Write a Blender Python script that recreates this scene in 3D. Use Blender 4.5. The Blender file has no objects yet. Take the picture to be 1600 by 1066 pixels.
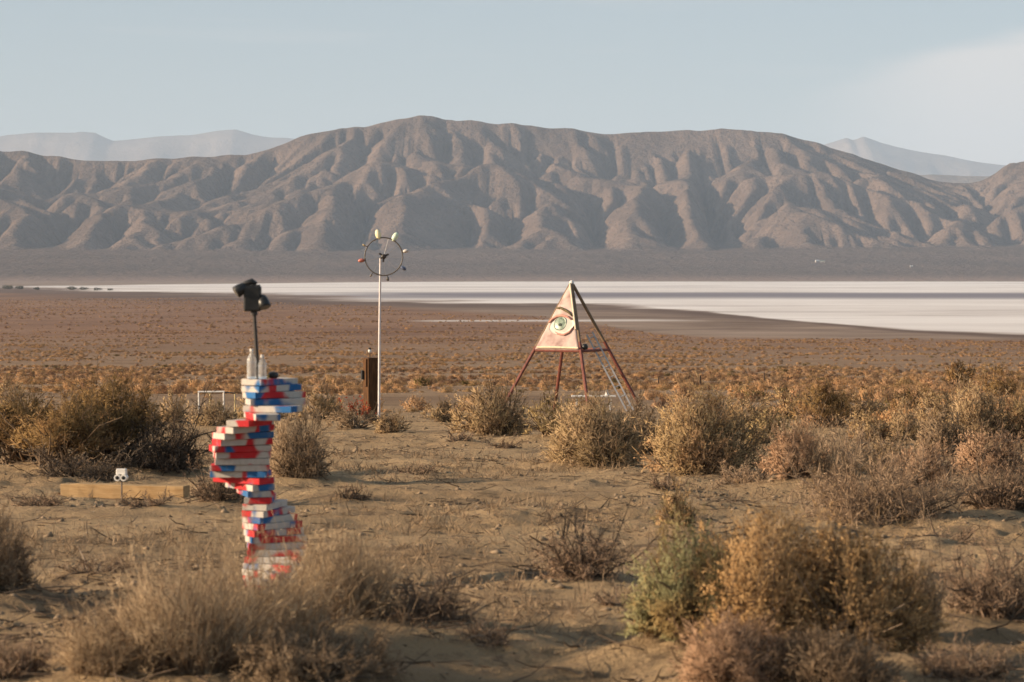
import bpy, math, random
import numpy as np
from mathutils import Vector, Matrix

R = math.radians
scene = bpy.context.scene
COL = scene.collection

# ------------------------------------------------------------------ camera
F = 85.0 / 36.0 * 1600.0          # focal length in photo pixels
CZ = 1.75                          # camera height above the datum
PITCH = math.atan((533.0 - 425.0) / F)
cam_d = bpy.data.cameras.new('camera')
cam_d.lens = 85.0; cam_d.sensor_width = 36.0
cam_d.clip_start = 0.1; cam_d.clip_end = 200000.0
cam_d.dof.use_dof = True; cam_d.dof.focus_distance = 55.0; cam_d.dof.aperture_fstop = 6.0
cam = bpy.data.objects.new('camera', cam_d); COL.objects.link(cam)
cam.location = (0, 0, CZ); cam.rotation_euler = (R(90) - PITCH, 0, 0)
scene.camera = cam

# ------------------------------------------------------------------ sky and sun
SUN_EL, SUN_AZ = 17.0, -99.0      # azimuth from +Y, clockwise; the sun stands to the left, a little behind the camera
to_sun = Vector((math.sin(R(SUN_AZ)) * math.cos(R(SUN_EL)), math.cos(R(SUN_AZ)) * math.cos(R(SUN_EL)), math.sin(R(SUN_EL))))
world = bpy.data.worlds.new('World'); scene.world = world; world.use_nodes = True


class NT:
    """small node helper"""
    def __init__(s, tree): s.t = tree; s.n = tree.nodes; s.l = tree.links
    def node(s, typ, **kw):
        n = s.n.new(typ)
        for k, v in kw.items(): setattr(n, k, v)
        return n
    def put(s, n, key, val):
        if val is None: return
        if isinstance(val, bpy.types.NodeSocket): s.l.new(val, n.inputs[key])
        else: n.inputs[key].default_value = val
    def math(s, op, a, b=None, c=None, clamp=False):
        n = s.node('ShaderNodeMath', operation=op); n.use_clamp = clamp
        s.put(n, 0, a); s.put(n, 1, b); s.put(n, 2, c)
        return n.outputs[0]
    def noise(s, vec, scale, detail=4.0, rough=0.55, dist=0.0, out='Fac'):
        n = s.node('ShaderNodeTexNoise'); s.put(n, 'Vector', vec)
        n.inputs['Scale'].default_value = scale; n.inputs['Detail'].default_value = detail
        n.inputs['Roughness'].default_value = rough; n.inputs['Distortion'].default_value = dist
        return n.outputs[out]
    def ramp(s, fac, stops, interp='LINEAR'):
        n = s.node('ShaderNodeValToRGB'); s.put(n, 'Fac', fac); cr = n.color_ramp; cr.interpolation = interp
        while len(cr.elements) > 1: cr.elements.remove(cr.elements[-1])
        for i, (p, c) in enumerate(stops):
            e = cr.elements[0] if i == 0 else cr.elements.new(p)
            e.position = p; e.color = (*c, 1) if len(c) == 3 else c
        return n.outputs[0]
    def step(s, x, lo, hi):
        n = s.node('ShaderNodeMapRange', interpolation_type='SMOOTHSTEP')
        s.put(n, 0, x); s.put(n, 1, lo); s.put(n, 2, hi); n.inputs[3].default_value = 0; n.inputs[4].default_value = 1
        return n.outputs[0]
    def mix(s, fac, a, b, blend='MIX'):
        n = s.node('ShaderNodeMix', data_type='RGBA', blend_type=blend)
        s.put(n, 0, fac)
        for i, v in ((6, a), (7, b)):
            if isinstance(v, bpy.types.NodeSocket): s.l.new(v, n.inputs[i])
            else: n.inputs[i].default_value = (*v, 1) if len(v) == 3 else v
        return n.outputs[2]
    def scale_vec(s, vec, sc):
        n = s.node('ShaderNodeMapping'); s.put(n, 'Vector', vec); n.inputs['Scale'].default_value = sc
        return n.outputs[0]


w = NT(world.node_tree); w.n.clear()
sky = w.node('ShaderNodeTexSky', sky_type='NISHITA')
sky.sun_disc = False; sky.sun_elevation = R(SUN_EL); sky.sun_rotation = R(SUN_AZ)
sky.altitude = 600; sky.air_density = 0.9; sky.dust_density = 2.2; sky.ozone_density = 1.0
tc = w.node('ShaderNodeTexCoord')
sep = w.node('ShaderNodeSeparateXYZ'); w.l.new(tc.outputs['Generated'], sep.inputs[0])
az = w.math('ARCTAN2', sep.outputs[0], sep.outputs[1])
el = w.math('ARCSINE', sep.outputs[2])
cmb = w.node('ShaderNodeCombineXYZ'); w.l.new(az, cmb.inputs[0]); w.l.new(el, cmb.inputs[1])
cl_n = w.noise(w.scale_vec(cmb.outputs[0], (1, 4, 1)), 9.0, 6.0, 0.6)
top = w.math('MINIMUM', w.math('MULTIPLY_ADD', w.math('SUBTRACT', az, 0.1138), 0.26, 0.0748), 0.17)
edge = w.math('ADD', w.math('SUBTRACT', top, el), w.math('MULTIPLY', w.math('SUBTRACT', cl_n, 0.5), 0.022))
bank = w.math('MULTIPLY', w.step(edge, -0.002, 0.009), w.step(az, 0.10, 0.19))
bank = w.math('MULTIPLY', bank, w.math('SUBTRACT', 1.0, w.step(az, 1.4, 1.9)))
ci = w.noise(w.scale_vec(cmb.outputs[0], (1.0, 14, 1)), 5.0, 7.0, 0.55)
cirrus = w.math('MULTIPLY', w.step(ci, 0.55, 0.80), 0.25)
veil = w.math('MAXIMUM', w.math('MULTIPLY', bank, 0.85), cirrus)
SKY_STRENGTH = 0.062
skyc = w.mix(0.32, sky.outputs[0], (4.6, 5.35, 5.6))                    # thin high haze greys the blue
skyc = w.mix(veil, skyc, (6.9, 6.3, 5.8))
bg = w.node('ShaderNodeBackground'); w.l.new(skyc, bg.inputs[0]); bg.inputs[1].default_value = SKY_STRENGTH
wo = w.node('ShaderNodeOutputWorld'); w.l.new(bg.outputs[0], wo.inputs[0])

sun_d = bpy.data.lights.new('sun', 'SUN'); sun_d.energy = 5.0; sun_d.angle = R(0.53); sun_d.color = (1.0, 0.765, 0.525)
sun = bpy.data.objects.new('sun', sun_d); COL.objects.link(sun)
sun.rotation_euler = (-to_sun).to_track_quat('-Z', 'Y').to_euler(); sun.location = (-40, -8, 30)

vs = scene.view_settings
vs.view_transform = 'Standard'; vs.look = 'None'; vs.gamma = 1.0; vs.exposure = 0.95; vs.use_curve_mapping = False
scene.cycles.use_denoising = True
scene.cycles.volume_bounces = 1; scene.cycles.max_bounces = 5
scene.cycles.diffuse_bounces = 3; scene.cycles.transmission_bounces = 5; scene.cycles.transparent_max_bounces = 8

# ------------------------------------------------------------------ helpers
def pts_noise(x, y, seed=0):
    """smooth lattice noise in numpy, -1..1"""
    xi = np.floor(x).astype(np.int64); yi = np.floor(y).astype(np.int64)
    fx = x - xi; fy = y - yi
    fx = fx * fx * fx * (fx * (fx * 6 - 15) + 10); fy = fy * fy * fy * (fy * (fy * 6 - 15) + 10)
    def h(a, b):
        n = (a * 374761393 + b * 668265263 + seed * 974711) & 0xffffffff
        n = ((n ^ (n >> 13)) * 1274126177) & 0xffffffff
        n = n ^ (n >> 16)
        return (n & 0xffff) / 32767.5 - 1.0
    a = h(xi, yi); b = h(xi + 1, yi); c = h(xi, yi + 1); d = h(xi + 1, yi + 1)
    return (a + (b - a) * fx) * (1 - fy) + (c + (d - c) * fx) * fy

def fbm(x, y, scale, octaves=4, seed=0, gain=0.5):
    v = 0; amp = 1; tot = 0; s = 1.0 / scale
    for o in range(octaves):
        v = v + amp * pts_noise(x * s + 17.3 * o, y * s - 9.1 * o, seed + o); tot += amp
        amp *= gain; s *= 2.03
    return v / tot

# ground profile along the view: gentle shelf, then an even fan, then flattening to the playa
_yy = np.concatenate([np.linspace(-400, 150, 1101), np.geomspace(150.5, 90000, 2500)])
def _slope(d):
    s = np.where(d < 14, 0.012, np.where(d < 25, 0.012 + (d - 14) / 11 * 0.0292, 0.0412))
    return np.where(d > 100, 0.0412 * np.exp(-(d - 100) / 602.0), s)
_zz = np.concatenate([[0], np.cumsum(-0.5 * (_slope(_yy[1:]) + _slope(_yy[:-1])) * np.diff(_yy))])
_zz -= np.interp(14.0, _yy, _zz) + 1.85
def profile(y): return np.interp(y, _yy, _zz) + CZ

MOUNDS = []                                              # (x, y, radius, height) sand heaped under shrubs
def ground_h(x, y):
    x = np.asarray(x, float); y = np.asarray(y, float)
    z = profile(y)
    d = np.abs(y) + 1.0
    near = np.clip((140 - d) / 100, 0, 1)
    z = z + near * (0.055 * fbm(x, y, 2.6, 3, 3) + (0.034 + 0.115 * np.clip(fbm(x, y, 3.7, 2, 19) + 0.14, 0, 1)) * fbm(x, y * 1.2, 0.55, 4, 9, 0.6) * np.clip((70 - d) / 40, 0, 1))
    z = z + 0.10 * fbm(x, y, 14, 3, 21) * np.clip(d / 40, 0, 1) + 0.35 * fbm(x, y, 90, 3, 31) * np.clip((d - 80) / 200, 0, 1) * np.clip((2500 - d) / 1500, 0, 1)
    if MOUNDS:
        m = (d < 160) & (y > 4)
        if m.ndim == 0:
            if not m: return z
            return z + sum(hh * math.exp(-((x - a) ** 2 + (y - b) ** 2) / (r * r)) for a, b, r, hh in MOUNDS)
        xm = x[m]; ym = y[m]; add = np.zeros_like(xm)
        for a, b, r, hh in MOUNDS: add += hh * np.exp(-((xm - a) ** 2 + (ym - b) ** 2) / (r * r))
        z = z.copy(); z[m] += add
    return z
def gz(x, y): return float(ground_h(np.array([x]), np.array([y]))[0])

cp, sp = math.cos(PITCH), math.sin(PITCH)
def ray(px, py):
    u = (px - 800) / F; v = (533 - py) / F
    return Vector((u, cp + v * sp, v * cp - sp))
def at(px, py):
    """where the view ray through a photo pixel meets the smooth ground"""
    r = ray(px, py)
    t = np.concatenate([np.linspace(3, 200, 4000), np.geomspace(200, 9000, 4000)])
    f = CZ + r.z * t - profile(r.y * t)
    i = int(np.argmax(f < 0)); t0 = t[i]
    return r.x * t0, r.y * t0
def at_depth(px, py, Y):
    r = ray(px, py); k = Y / r.y
    return Vector((r.x * k, Y, CZ + r.z * k))

def new_mesh(name, verts, faces, mat=None, smooth=False, attrs=None, normals=None):
    """verts (N,3); faces: array (M,k) or list of arrays with their own k"""
    me = bpy.data.meshes.new(name)
    if isinstance(faces, np.ndarray): faces = [faces]
    faces = [np.asarray(f, np.int32) for f in faces if len(f)]
    verts = np.asarray(verts, np.float32)
    me.vertices.add(len(verts)); me.vertices.foreach_set('co', verts.ravel())
    if faces:
        loops = np.concatenate([f.ravel() for f in faces])
        tot = np.concatenate([np.full(len(f), f.shape[1], np.int32) for f in faces])
        st = np.concatenate([[0], np.cumsum(tot)[:-1]]).astype(np.int32)
        me.loops.add(len(loops)); me.loops.foreach_set('vertex_index', loops.astype(np.int32))
        me.polygons.add(len(tot)); me.polygons.foreach_set('loop_start', st)
        if smooth: me.polygons.foreach_set('use_smooth', np.ones(len(tot), bool))
    for k, v in (attrs or {}).items():
        a = me.attributes.new(k, 'FLOAT', 'POINT'); a.data.foreach_set('value', np.asarray(v, np.float32))
    if normals is not None:
        a = me.attributes.new('custom_normal', 'FLOAT_VECTOR', 'POINT'); a.data.foreach_set('vector', np.asarray(normals, np.float32).ravel())
    if mat: me.materials.append(mat)
    me.update(calc_edges=True)
    return me

def obj(name, me, parent=None, loc=None, rot=None):
    o = bpy.data.objects.new(name, me); COL.objects.link(o)
    if parent: o.parent = parent
    if loc is not None: o.location = loc
    if rot is not None: o.rotation_euler = rot
    return o
def empty(name, loc, rotz=0.0):
    o = obj(name, None, None, loc, (0, 0, rotz)); o.empty_display_size = 0.1
    return o
def tag(o, label=None, cat=None, group=None, kind=None):
    if label: o['label'] = label
    if cat: o['category'] = cat
    if group: o['group'] = group
    if kind: o['kind'] = kind
    return o

class MB:
    """collects simple solids into one mesh"""
    def __init__(s): s.v = []; s.f = []; s.n = 0
    def add(s, v, f):
        s.v.append(np.asarray(v, float)); s.f += [[i + s.n for i in q] for q in f]; s.n += len(v)
    def box(s, c, size, M=None, taper=1.0):
        x, y, z = [k / 2 for k in size]
        v = [(-x, -y, -z), (x, -y, -z), (x, y, -z), (-x, y, -z), (-x * taper, -y * taper, z), (x * taper, -y * taper, z), (x * taper, y * taper, z), (-x * taper, y * taper, z)]
        v = [Vector(p) for p in v]
        if M: v = [M @ p for p in v]
        s.add([p + Vector(c) for p in v], [(0, 3, 2, 1), (4, 5, 6, 7), (0, 1, 5, 4), (1, 2, 6, 5), (2, 3, 7, 6), (3, 0, 4, 7)])
    def tube(s, pts, rad, sides=8, cap=True):
        pts = [Vector(p) for p in pts]; n = len(pts)
        rad = rad if hasattr(rad, '__len__') else [rad] * n
        rings = []
        ref = None
        for i, p in enumerate(pts):
            t = (pts[min(i + 1, n - 1)] - pts[max(i - 1, 0)]).normalized()
            if ref is None: ref = t.orthogonal().normalized()
            a = (ref - t * ref.dot(t)).normalized(); ref = a; b = t.cross(a)
            rings += [p + (a * math.cos(2 * math.pi * k / sides) + b * math.sin(2 * math.pi * k / sides)) * rad[i] for k in range(sides)]
        f = [(i * sides + k, i * sides + (k + 1) % sides, (i + 1) * sides + (k + 1) % sides, (i + 1) * sides + k) for i in range(n - 1) for k in range(sides)]
        if cap: f += [tuple(range(sides - 1, -1, -1)), tuple((n - 1) * sides + k for k in range(sides))]
        s.add(rings, f)
    def lathe(s, prof, c=(0, 0, 0), sides=20, M=None):
        v = []
        for r, z in prof:
            v += [Vector((r * math.cos(2 * math.pi * k / sides), r * math.sin(2 * math.pi * k / sides), z)) for k in range(sides)]
        if M: v = [M @ p for p in v]
        n = len(prof)
        f = [(i * sides + k, i * sides + (k + 1) % sides, (i + 1) * sides + (k + 1) % sides, (i + 1) * sides + k) for i in range(n - 1) for k in range(sides)]
        f += [tuple(range(sides - 1, -1, -1)), tuple((n - 1) * sides + k for k in range(sides))]
        s.add([p + Vector(c) for p in v], f)
    def build(s, name, mat, parent=None, bevel=0.0, smooth=False, loc=None, rot=None):
        me = bpy.data.meshes.new(name)
        me.from_pydata([tuple(p) for p in np.concatenate(s.v)], [], s.f); me.materials.append(mat)
        if smooth: me.polygons.foreach_set('use_smooth', [True] * len(me.polygons))
        me.update()
        o = obj(name, me, parent, loc, rot)
        if bevel:
            b = o.modifiers.new('bevel', 'BEVEL'); b.width = bevel; b.segments = 2; b.limit_method = 'ANGLE'
        return o

# ------------------------------------------------------------------ materials
def principled(name, rough=0.8, spec=0.2, metal=0.0):
    m = bpy.data.materials.new(name); m.use_nodes = True
    t = NT(m.node_tree); b = t.n['Principled BSDF']
    b.inputs['Roughness'].default_value = rough; b.inputs['Specular IOR Level'].default_value = spec
    b.inputs['Metallic'].default_value = metal
    return m, t, b
def set_bump(t, b, h, strength, dist):
    n = t.node('ShaderNodeBump'); t.l.new(h, n.inputs['Height']); n.inputs['Strength'].default_value = strength
    n.inputs['Distance'].default_value = dist; t.l.new(n.outputs[0], b.inputs['Normal'])

def mottled(name, c1, c2, scale=12.0, rough=0.7, spec=0.25, metal=0.0, bump=0.0, c3=None, stretch=(1, 1, 1)):
    m, t, b = principled(name, rough, spec, metal)
    co = t.node('ShaderNodeTexCoord').outputs['Object']
    n = t.noise(t.scale_vec(co, stretch), scale, 6.0, 0.62)
    stops = [(0.32, c1), (0.68, c2)] + ([(0.76, c3)] if c3 else [])
    t.l.new(t.ramp(n, stops), b.inputs['Base Color'])
    if bump: set_bump(t, b, n, 0.6, bump)
    return m

def plant_mat(name, stops, patch=None, trans=0.30):
    """leaf or stem colour: varies from twig to twig and in soft patches over the plant"""
    m = bpy.data.materials.new(name); m.use_nodes = True
    t = NT(m.node_tree); t.n.clear()
    geo = t.node('ShaderNodeNewGeometry'); oi = t.node('ShaderNodeObjectInfo')
    co = t.node('ShaderNodeTexCoord').outputs['Object']
    n = t.noise(co, 3.0, 3.0, 0.6)
    f = t.math('ADD', t.math('MULTIPLY', geo.outputs['Random Per Island'], 0.55), t.math('MULTIPLY', n, 0.45))
    f = t.math('ADD', f, t.math('MULTIPLY', t.math('SUBTRACT', oi.outputs['Random'], 0.5), 0.32), clamp=True)
    c = t.ramp(f, stops)
    if patch:
        pn = t.step(t.noise(co, patch[1], 2.0, 0.5), 0.45, 0.62)
        c = t.mix(pn, c, patch[0])
    d = t.node('ShaderNodeBsdfDiffuse'); t.l.new(c, d.inputs[0])
    tr = t.node('ShaderNodeBsdfTranslucent'); t.l.new(c, tr.inputs[0])
    mx = t.node('ShaderNodeMixShader'); mx.inputs[0].default_value = trans
    t.l.new(d.outputs[0], mx.inputs[1]); t.l.new(tr.outputs[0], mx.inputs[2])
    o = t.node('ShaderNodeOutputMaterial'); t.l.new(mx.outputs[0], o.inputs[0])
    return m

# ================================================================== ground sheet
# hero shrubs (photo base pixel x, base y, width px, height px, kind, label) are listed first so sand can heap under them
HERO = [
 # foreground, left
 (300, 1085, 280, 200, 'straw', 'tall straw coloured bunch at the bottom edge left of the spiral sculpture'),
 (420, 1048, 240, 166, 'straw', 'dense straw coloured bunch standing right in front of the spiral sculpture'),
 (535, 1012, 190, 148, 'straw', 'straw coloured bunch hiding the right foot of the spiral sculpture'),
 (175, 1090, 190, 105, 'straw', 'low straw coloured bunch in the bottom left corner'),
 (480, 1090, 260, 95, 'brown', 'low brown twiggy bush at the bottom edge below the sculpture'),
 (655, 1010, 220, 85, 'dead', 'dark dead brush lying right of the foreground straw bunches'),
 (770, 1030, 150, 40, 'dead', 'flat scrap of dead twigs on the sand near the bottom centre'),
 (20, 1080, 150, 75, 'dead', 'flat dead brush in the extreme bottom left corner'),
 (-10, 940, 130, 125, 'brown', 'grey brown bush cut by the left edge below the timber'),
 (140, 905, 150, 30, 'dead', 'low mat of dead litter right of the left edge bush'),
 # foreground, right
 (1075, 1050, 200, 172, 'sage', 'pale sage green bush at the left side of the big golden bush'),
 (1195, 1050, 290, 196, 'gold', 'golden leafy bush in the right foreground next to the sage green one'),
 (1330, 1055, 290, 188, 'gold', 'golden brown leafy bush at the right half of the foreground thicket'),
 (1140, 1100, 210, 105, 'pinktwig', 'pinkish tan twiggy bush at the bottom edge before the sage bush'),
 (1300, 1110, 250, 90, 'brown', 'dark brown twiggy bush at the bottom edge before the golden bushes'),
 (1440, 1010, 90, 120, 'brown', 'grey brown airy twigs at the right flank of the golden bushes'),
 (1550, 975, 190, 125, 'dead', 'tangled dead bush at the right edge beside the golden thicket'),
 (1500, 1085, 170, 80, 'dead', 'low dead tangle in the bottom right corner'),
 (965, 970, 90, 28, 'dead', 'small flat dead scrap left of the sage bush'),
 # centre
 (910, 922, 160, 115, 'dead', 'leafless dead bush with spreading dark branches on the open sand'),
 (1052, 838, 62, 80, 'olivetan', 'slim upright olive tan bush alone in front of the round bushes'),
 (770, 690, 126, 76, 'tan', 'round tan bush leftmost of the row before the pyramid'),
 (857, 696, 112, 66, 'olive', 'small olive tan bush second in the row before the pyramid'),
 (938, 732, 160, 108, 'tan', 'leaning tan bush in front of the right half of the pyramid'),
 (998, 715, 96, 90, 'brown', 'grey brown bush squeezed between two tan bushes before the pyramid'),
 (1093, 746, 200, 134, 'olivetan', 'largest round olive tan bush right of the pyramid'),
 (716, 697, 50, 18, 'dead', 'little dark dead tuft left of the round tan bush'),
 (1040, 775, 70, 26, 'dead', 'flat dead tuft in front of the largest round bush'),
 # behind the sculpture and at the post
 (462, 757, 118, 118, 'brown', 'brown bush just behind the spiral sculpture to its right'),
 (345, 790, 120, 80, 'dead', 'dead thorny bush left of the sculpture at the timber end'),
 (545, 785, 60, 24, 'dead', 'low dead tuft on the sand right of the sculpture'),
 (560, 676, 110, 36, 'brown', 'brown brush around the foot of the wooden post'),
 (607, 684, 60, 34, 'tan', 'little tan tuft at the foot of the wind wheel pole'),
 (500, 665, 90, 55, 'tan', 'tan bush between sculpture and wooden post'),
 (415, 662, 90, 60, 'tan', 'tan bush behind the middle of the sculpture'),
 (335, 672, 90, 44, 'tan', 'low tan bush before the white pipe frame'),
 # left thicket
 (30, 742, 180, 110, 'creosote', 'green topped bush at the left edge of the thicket behind the timber'),
 (110, 748, 190, 112, 'creosote', 'woody green topped bush left behind the timber'),
 (180, 744, 170, 128, 'creosote', 'tallest green topped bush of the thicket behind the timber'),
 (262, 748, 150, 112, 'deaddark', 'dark leafless bush right end of the thicket behind the timber'),
 (120, 757, 190, 62, 'deaddark', 'low dark tangle of bare stems at the foot of the thicket'),
 (15, 665, 80, 60, 'tan', 'tan bush peeping over the thicket at the left edge'),
 (275, 668, 60, 50, 'tan', 'tan bush peeping over the dark leafless bush'),
 # right side
 (1240, 770, 110, 95, 'pinktwig', 'airy pinkish twig bush right of the largest round bush'),
 (1370, 815, 270, 135, 'deadpale', 'wide dead bush with pale twig tops at right'),
 (1300, 770, 120, 75, 'straw', 'straw coloured bush behind the wide dead bush'),
 (1440, 770, 110, 75, 'pinktwig', 'pinkish dry bush right behind the wide dead bush'),
 (1560, 800, 150, 100, 'dead', 'grey dead bush cut by the right edge above the tangle'),
 (1200, 700, 90, 52, 'olive', 'low yellowish olive bush behind the largest round bush'),
 (1295, 682, 110, 74, 'creosote', 'dark green bush on the plain at right'),
 (1360, 700, 90, 52, 'olivetan', 'olive tan bush next to the dark green bush at right'),
 (1415, 695, 80, 62, 'tan', 'tan bush in the middle of the right hand scrub'),
 (1480, 720, 100, 74, 'brown', 'brown bush before the tan bushes near the right edge'),
 (1535, 700, 110, 92, 'tan', 'tall tan bush close to the right edge'),
 (1592, 700, 80, 82, 'olivetan', 'olive tan bush cut by the right edge'),
 (1165, 765, 110, 40, 'deadpale', 'low pale dead twigs in the shadow of the largest round bush'),
 (1330, 735, 120, 66, 'deadpale', 'pale dead twig bush in the middle of the right hand scrub'),
 (1250, 715, 100, 58, 'straw', 'straw coloured grass clump right behind the largest round bush'),
 (1395, 745, 110, 60, 'tan', 'tan bush just above the wide dead bush'),
 (1545, 745, 130, 70, 'pinktwig', 'pinkish tan bush near the right edge above the grey dead bush'),
 (1175, 668, 80, 44, 'tan', 'tan bush on the plain behind the largest round bush'),
 (1240, 660, 80, 46, 'olivetan', 'olive tan bush on the plain left of the dark green bush'),
 (1350, 660, 80, 44, 'tan', 'tan bush on the plain right behind the dark green bush'),
 (1470, 668, 90, 56, 'tan', 'tan bush on the plain before the small dark green bush'),
 (690, 668, 60, 34, 'tan', 'low tan tuft between wheel pole and the row of bushes'),
 (1490, 850, 110, 40, 'dead', 'flat dead twigs below the grey dead bush at right'),
 (230, 800, 90, 26, 'dead', 'flat dead litter in front of the timber'),
 (60, 795, 110, 26, 'dead', 'flat dead litter left of the timber'),
 (640, 745, 80, 20, 'dead', 'flat dead scrap on the open sand left of centre'),
 (790, 705, 60, 18, 'dead', 'flat dead scrap at the foot of the round tan bush'),
 (1565, 640, 70, 72, 'creosote', 'dark green bush standing up from the plain near the right edge'),
 (1500, 615, 50, 50, 'creosote', 'small dark green bush on the plain left of the taller green one'),
 (1420, 655, 70, 44, 'creosote', 'low dark green bush amid the golden tufts at right'),
]
hero_pos = []
for (px, py, wp, hp, kind, label) in HERO:
    x, y = at(px, py); k = y / F
    hero_pos.append((x, y, wp * k, hp * k))
    MOUNDS.append((x, y, 0.62 * wp * k + 0.1, min(0.10, 0.06 + 0.02 * hp * k) * (0.5 if kind.startswith('dead') else 1)))

SHORE = np.array([(2400, 545), (1900, 533), (1600, 524), (1400, 514), (1200, 497), (1100, 486), (1000, 478), (900, 473), (600, 468), (400, 461), (180, 454), (60, 449), (-300, 444), (-1500, 441)], float)
SHW = np.array([at(max(a, -1500), b) for a, b in SHORE])      # world shoreline, x decreases as y grows

TLINE = np.array([at(a, b) for a, b in ((2400, 560), (1600, 530), (1300, 529), (1100, 527), (1000, 518), (900, 500), (800, 490), (600, 477), (400, 466), (100, 457), (-300, 452), (-1500, 448))])
def along(line, x):
    o = np.argsort(line[:, 0]); return np.interp(x, line[o, 0], line[o, 1])

def build_ground():
    ys = np.concatenate([-np.geomspace(300, 2, 30), np.linspace(-1, 7, 14), np.geomspace(7.4, 46, 390), np.geomspace(46.3, 420, 170)[1:], np.geomspace(424, 9000, 240), np.geomspace(9600, 60000, 12)])
    u = np.concatenate([-np.geomspace(3.0, 0.285, 26), np.linspace(-0.28, 0.28, 330), np.geomspace(0.285, 3.0, 26)])
    wd = np.sqrt(ys ** 2 + 9.0)
    X = wd[:, None] * u[None, :]; Y = np.repeat(ys[:, None], len(u), 1)
    x = X.ravel(); y = Y.ravel()
    z = ground_h(x, y)
    z = np.where(y > 7600, z - (y - 7600) * 0.02, z); z = np.maximum(z, -120)
    nr, nc = X.shape
    i = np.arange(nr * nc).reshape(nr, nc)
    f = np.stack([i[:-1, :-1], i[:-1, 1:], i[1:, 1:], i[1:, :-1]], -1).reshape(-1, 4)
    # playa cover: far side of the shoreline, ragged edge
    o = np.argsort(SHW[:, 0]); sx = SHW[o, 0]; sy = SHW[o, 1]
    shore_y = np.interp(x, sx, sy)
    rag = 0.15 * fbm(x, y, 300, 5, 77, 0.6) + 0.10 * fbm(x, y * 0.6, 70, 4, 99)
    s = np.log(np.maximum(y, 1) / shore_y) + rag
    playa = np.clip(s / 0.11 + 0.4, 0, 1) * (y > 300)
    flat = np.clip(np.log(np.maximum(y, 1) / along(TLINE, x)) / 0.10 + 0.7 + 2.0 * rag, 0, 1) * (y > 300) * (1 - playa)
    mud = np.exp(-((s + 0.13) / 0.14) ** 2) * (y > 300)
    # thin outlying salt strip, and the grey water line across the pan
    ang = (CZ - z) / np.maximum(y, 1) * F                       # photo rows below the horizon, for placing bands by distance
    def band(y0, y1, amt, sc, seed):
        return np.clip((fbm(x, y, sc, 4, seed) + amt), 0, 1)
    wet = np.exp(-((y - 3080 + 180 * fbm(x, y, 700, 4, 5)) / 470.0) ** 4) * np.clip((x + 420 + 120 * fbm(x, y, 300, 3, 6)) / 300, 0, 1)
    wet = np.maximum(wet, 0.7 * np.exp(-((y - 4900 + 500 * fbm(x, y, 1500, 3, 15)) / 260.0) ** 4) * np.clip(0.5 + fbm(x, y, 1400, 3, 51) * 2, 0, 1))
    strip = np.exp(-((y - 1330 + 40 * fbm(x, y, 200, 3, 8)) / 28.0) ** 2) * np.clip((x + 60) / 20, 0, 1) * np.clip((110 - x) / 40, 0, 1)
    far_y = np.interp(x, [-4000, -1090, -790, -375, 212, 900], [3900, 5150, 5965, 7000, 7900, 8300])
    over = np.clip((np.log(np.maximum(y, 1) / far_y) + 0.10 * fbm(x, y, 900, 4, 17)) / 0.06 + 0.5, 0, 1)       # the far shore, nearer at the left
    playa = playa * (1 - over); flat = np.maximum(flat, over)
    playa = np.maximum(playa, 0.8 * strip)
    plain = np.clip((y - 48) / 40, 0, 1)
    far = np.clip((y - 250) / 700, 0, 1)
    me = new_mesh('ground', np.stack([x, y, z], -1), f, None, True, {'playa': playa, 'wet': wet * (y > 2000), 'mud': mud * (1 - playa), 'plain': plain, 'far': far, 'flat': flat})
    m, t, b = principled('desert_floor', 0.95, 0.1)
    geo = t.node('ShaderNodeNewGeometry').outputs['Position']
    def attr(n): a = t.node('ShaderNodeAttribute'); a.attribute_name = n; return a.outputs['Fac']
    n1 = t.noise(geo, 0.55, 6.0, 0.65); n2 = t.noise(geo, 9.0, 5.0, 0.65); n3 = t.noise(geo, 60.0, 3.0, 0.6)
    sand = t.ramp(n1, [(0.30, (0.27, 0.186, 0.106)), (0.5, (0.385, 0.273, 0.158)), (0.72, (0.465, 0.335, 0.198))])
    sand = t.mix(t.step(n2, 0.52, 0.72), sand, (0.26, 0.182, 0.115))
    sand = t.mix(t.math('MULTIPLY', t.step(n3, 0.58, 0.7), 0.5), sand, (0.13, 0.095, 0.07))
    litter = t.math('MULTIPLY', t.step(t.noise(geo, 1.7, 8.0, 0.76), 0.54, 0.61), 0.72)
    sand = t.mix(litter, sand, (0.115, 0.082, 0.056))
    p1 = t.noise(geo, 0.06, 5.0, 0.6); p2 = t.noise(geo, 0.5, 4.0, 0.65)
    plc = t.ramp(p1, [(0.3, (0.20, 0.135, 0.088)), (0.55, (0.28, 0.195, 0.125)), (0.75, (0.33, 0.235, 0.152))])
    plc = t.mix(t.step(p2, 0.5, 0.68), plc, (0.155, 0.105, 0.070))
    f1 = t.noise(geo, 0.011, 5.0, 0.6); f2 = t.noise(geo, 0.22, 3.0, 0.7)
    fac = t.ramp(f1, [(0.3, (0.18, 0.102, 0.066)), (0.5, (0.245, 0.142, 0.09)), (0.7, (0.29, 0.18, 0.115))])
    fac = t.mix(t.step(f2, 0.5, 0.7), fac, (0.105, 0.068, 0.05))
    c = t.mix(attr('plain'), sand, plc)
    c = t.mix(attr('far'), c, fac)
    silt = t.ramp(t.noise(geo, 0.012, 6.0, 0.65), [(0.32, (0.15, 0.105, 0.08)), (0.5, (0.25, 0.185, 0.142)), (0.68, (0.33, 0.25, 0.195))])
    c = t.mix(attr('flat'), c, silt)
    c = t.mix(t.math('MULTIPLY', attr('mud'), t.step(t.noise(geo, 0.006, 5.0, 0.6), 0.32, 0.5)), c, (0.125, 0.086, 0.070))
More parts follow.
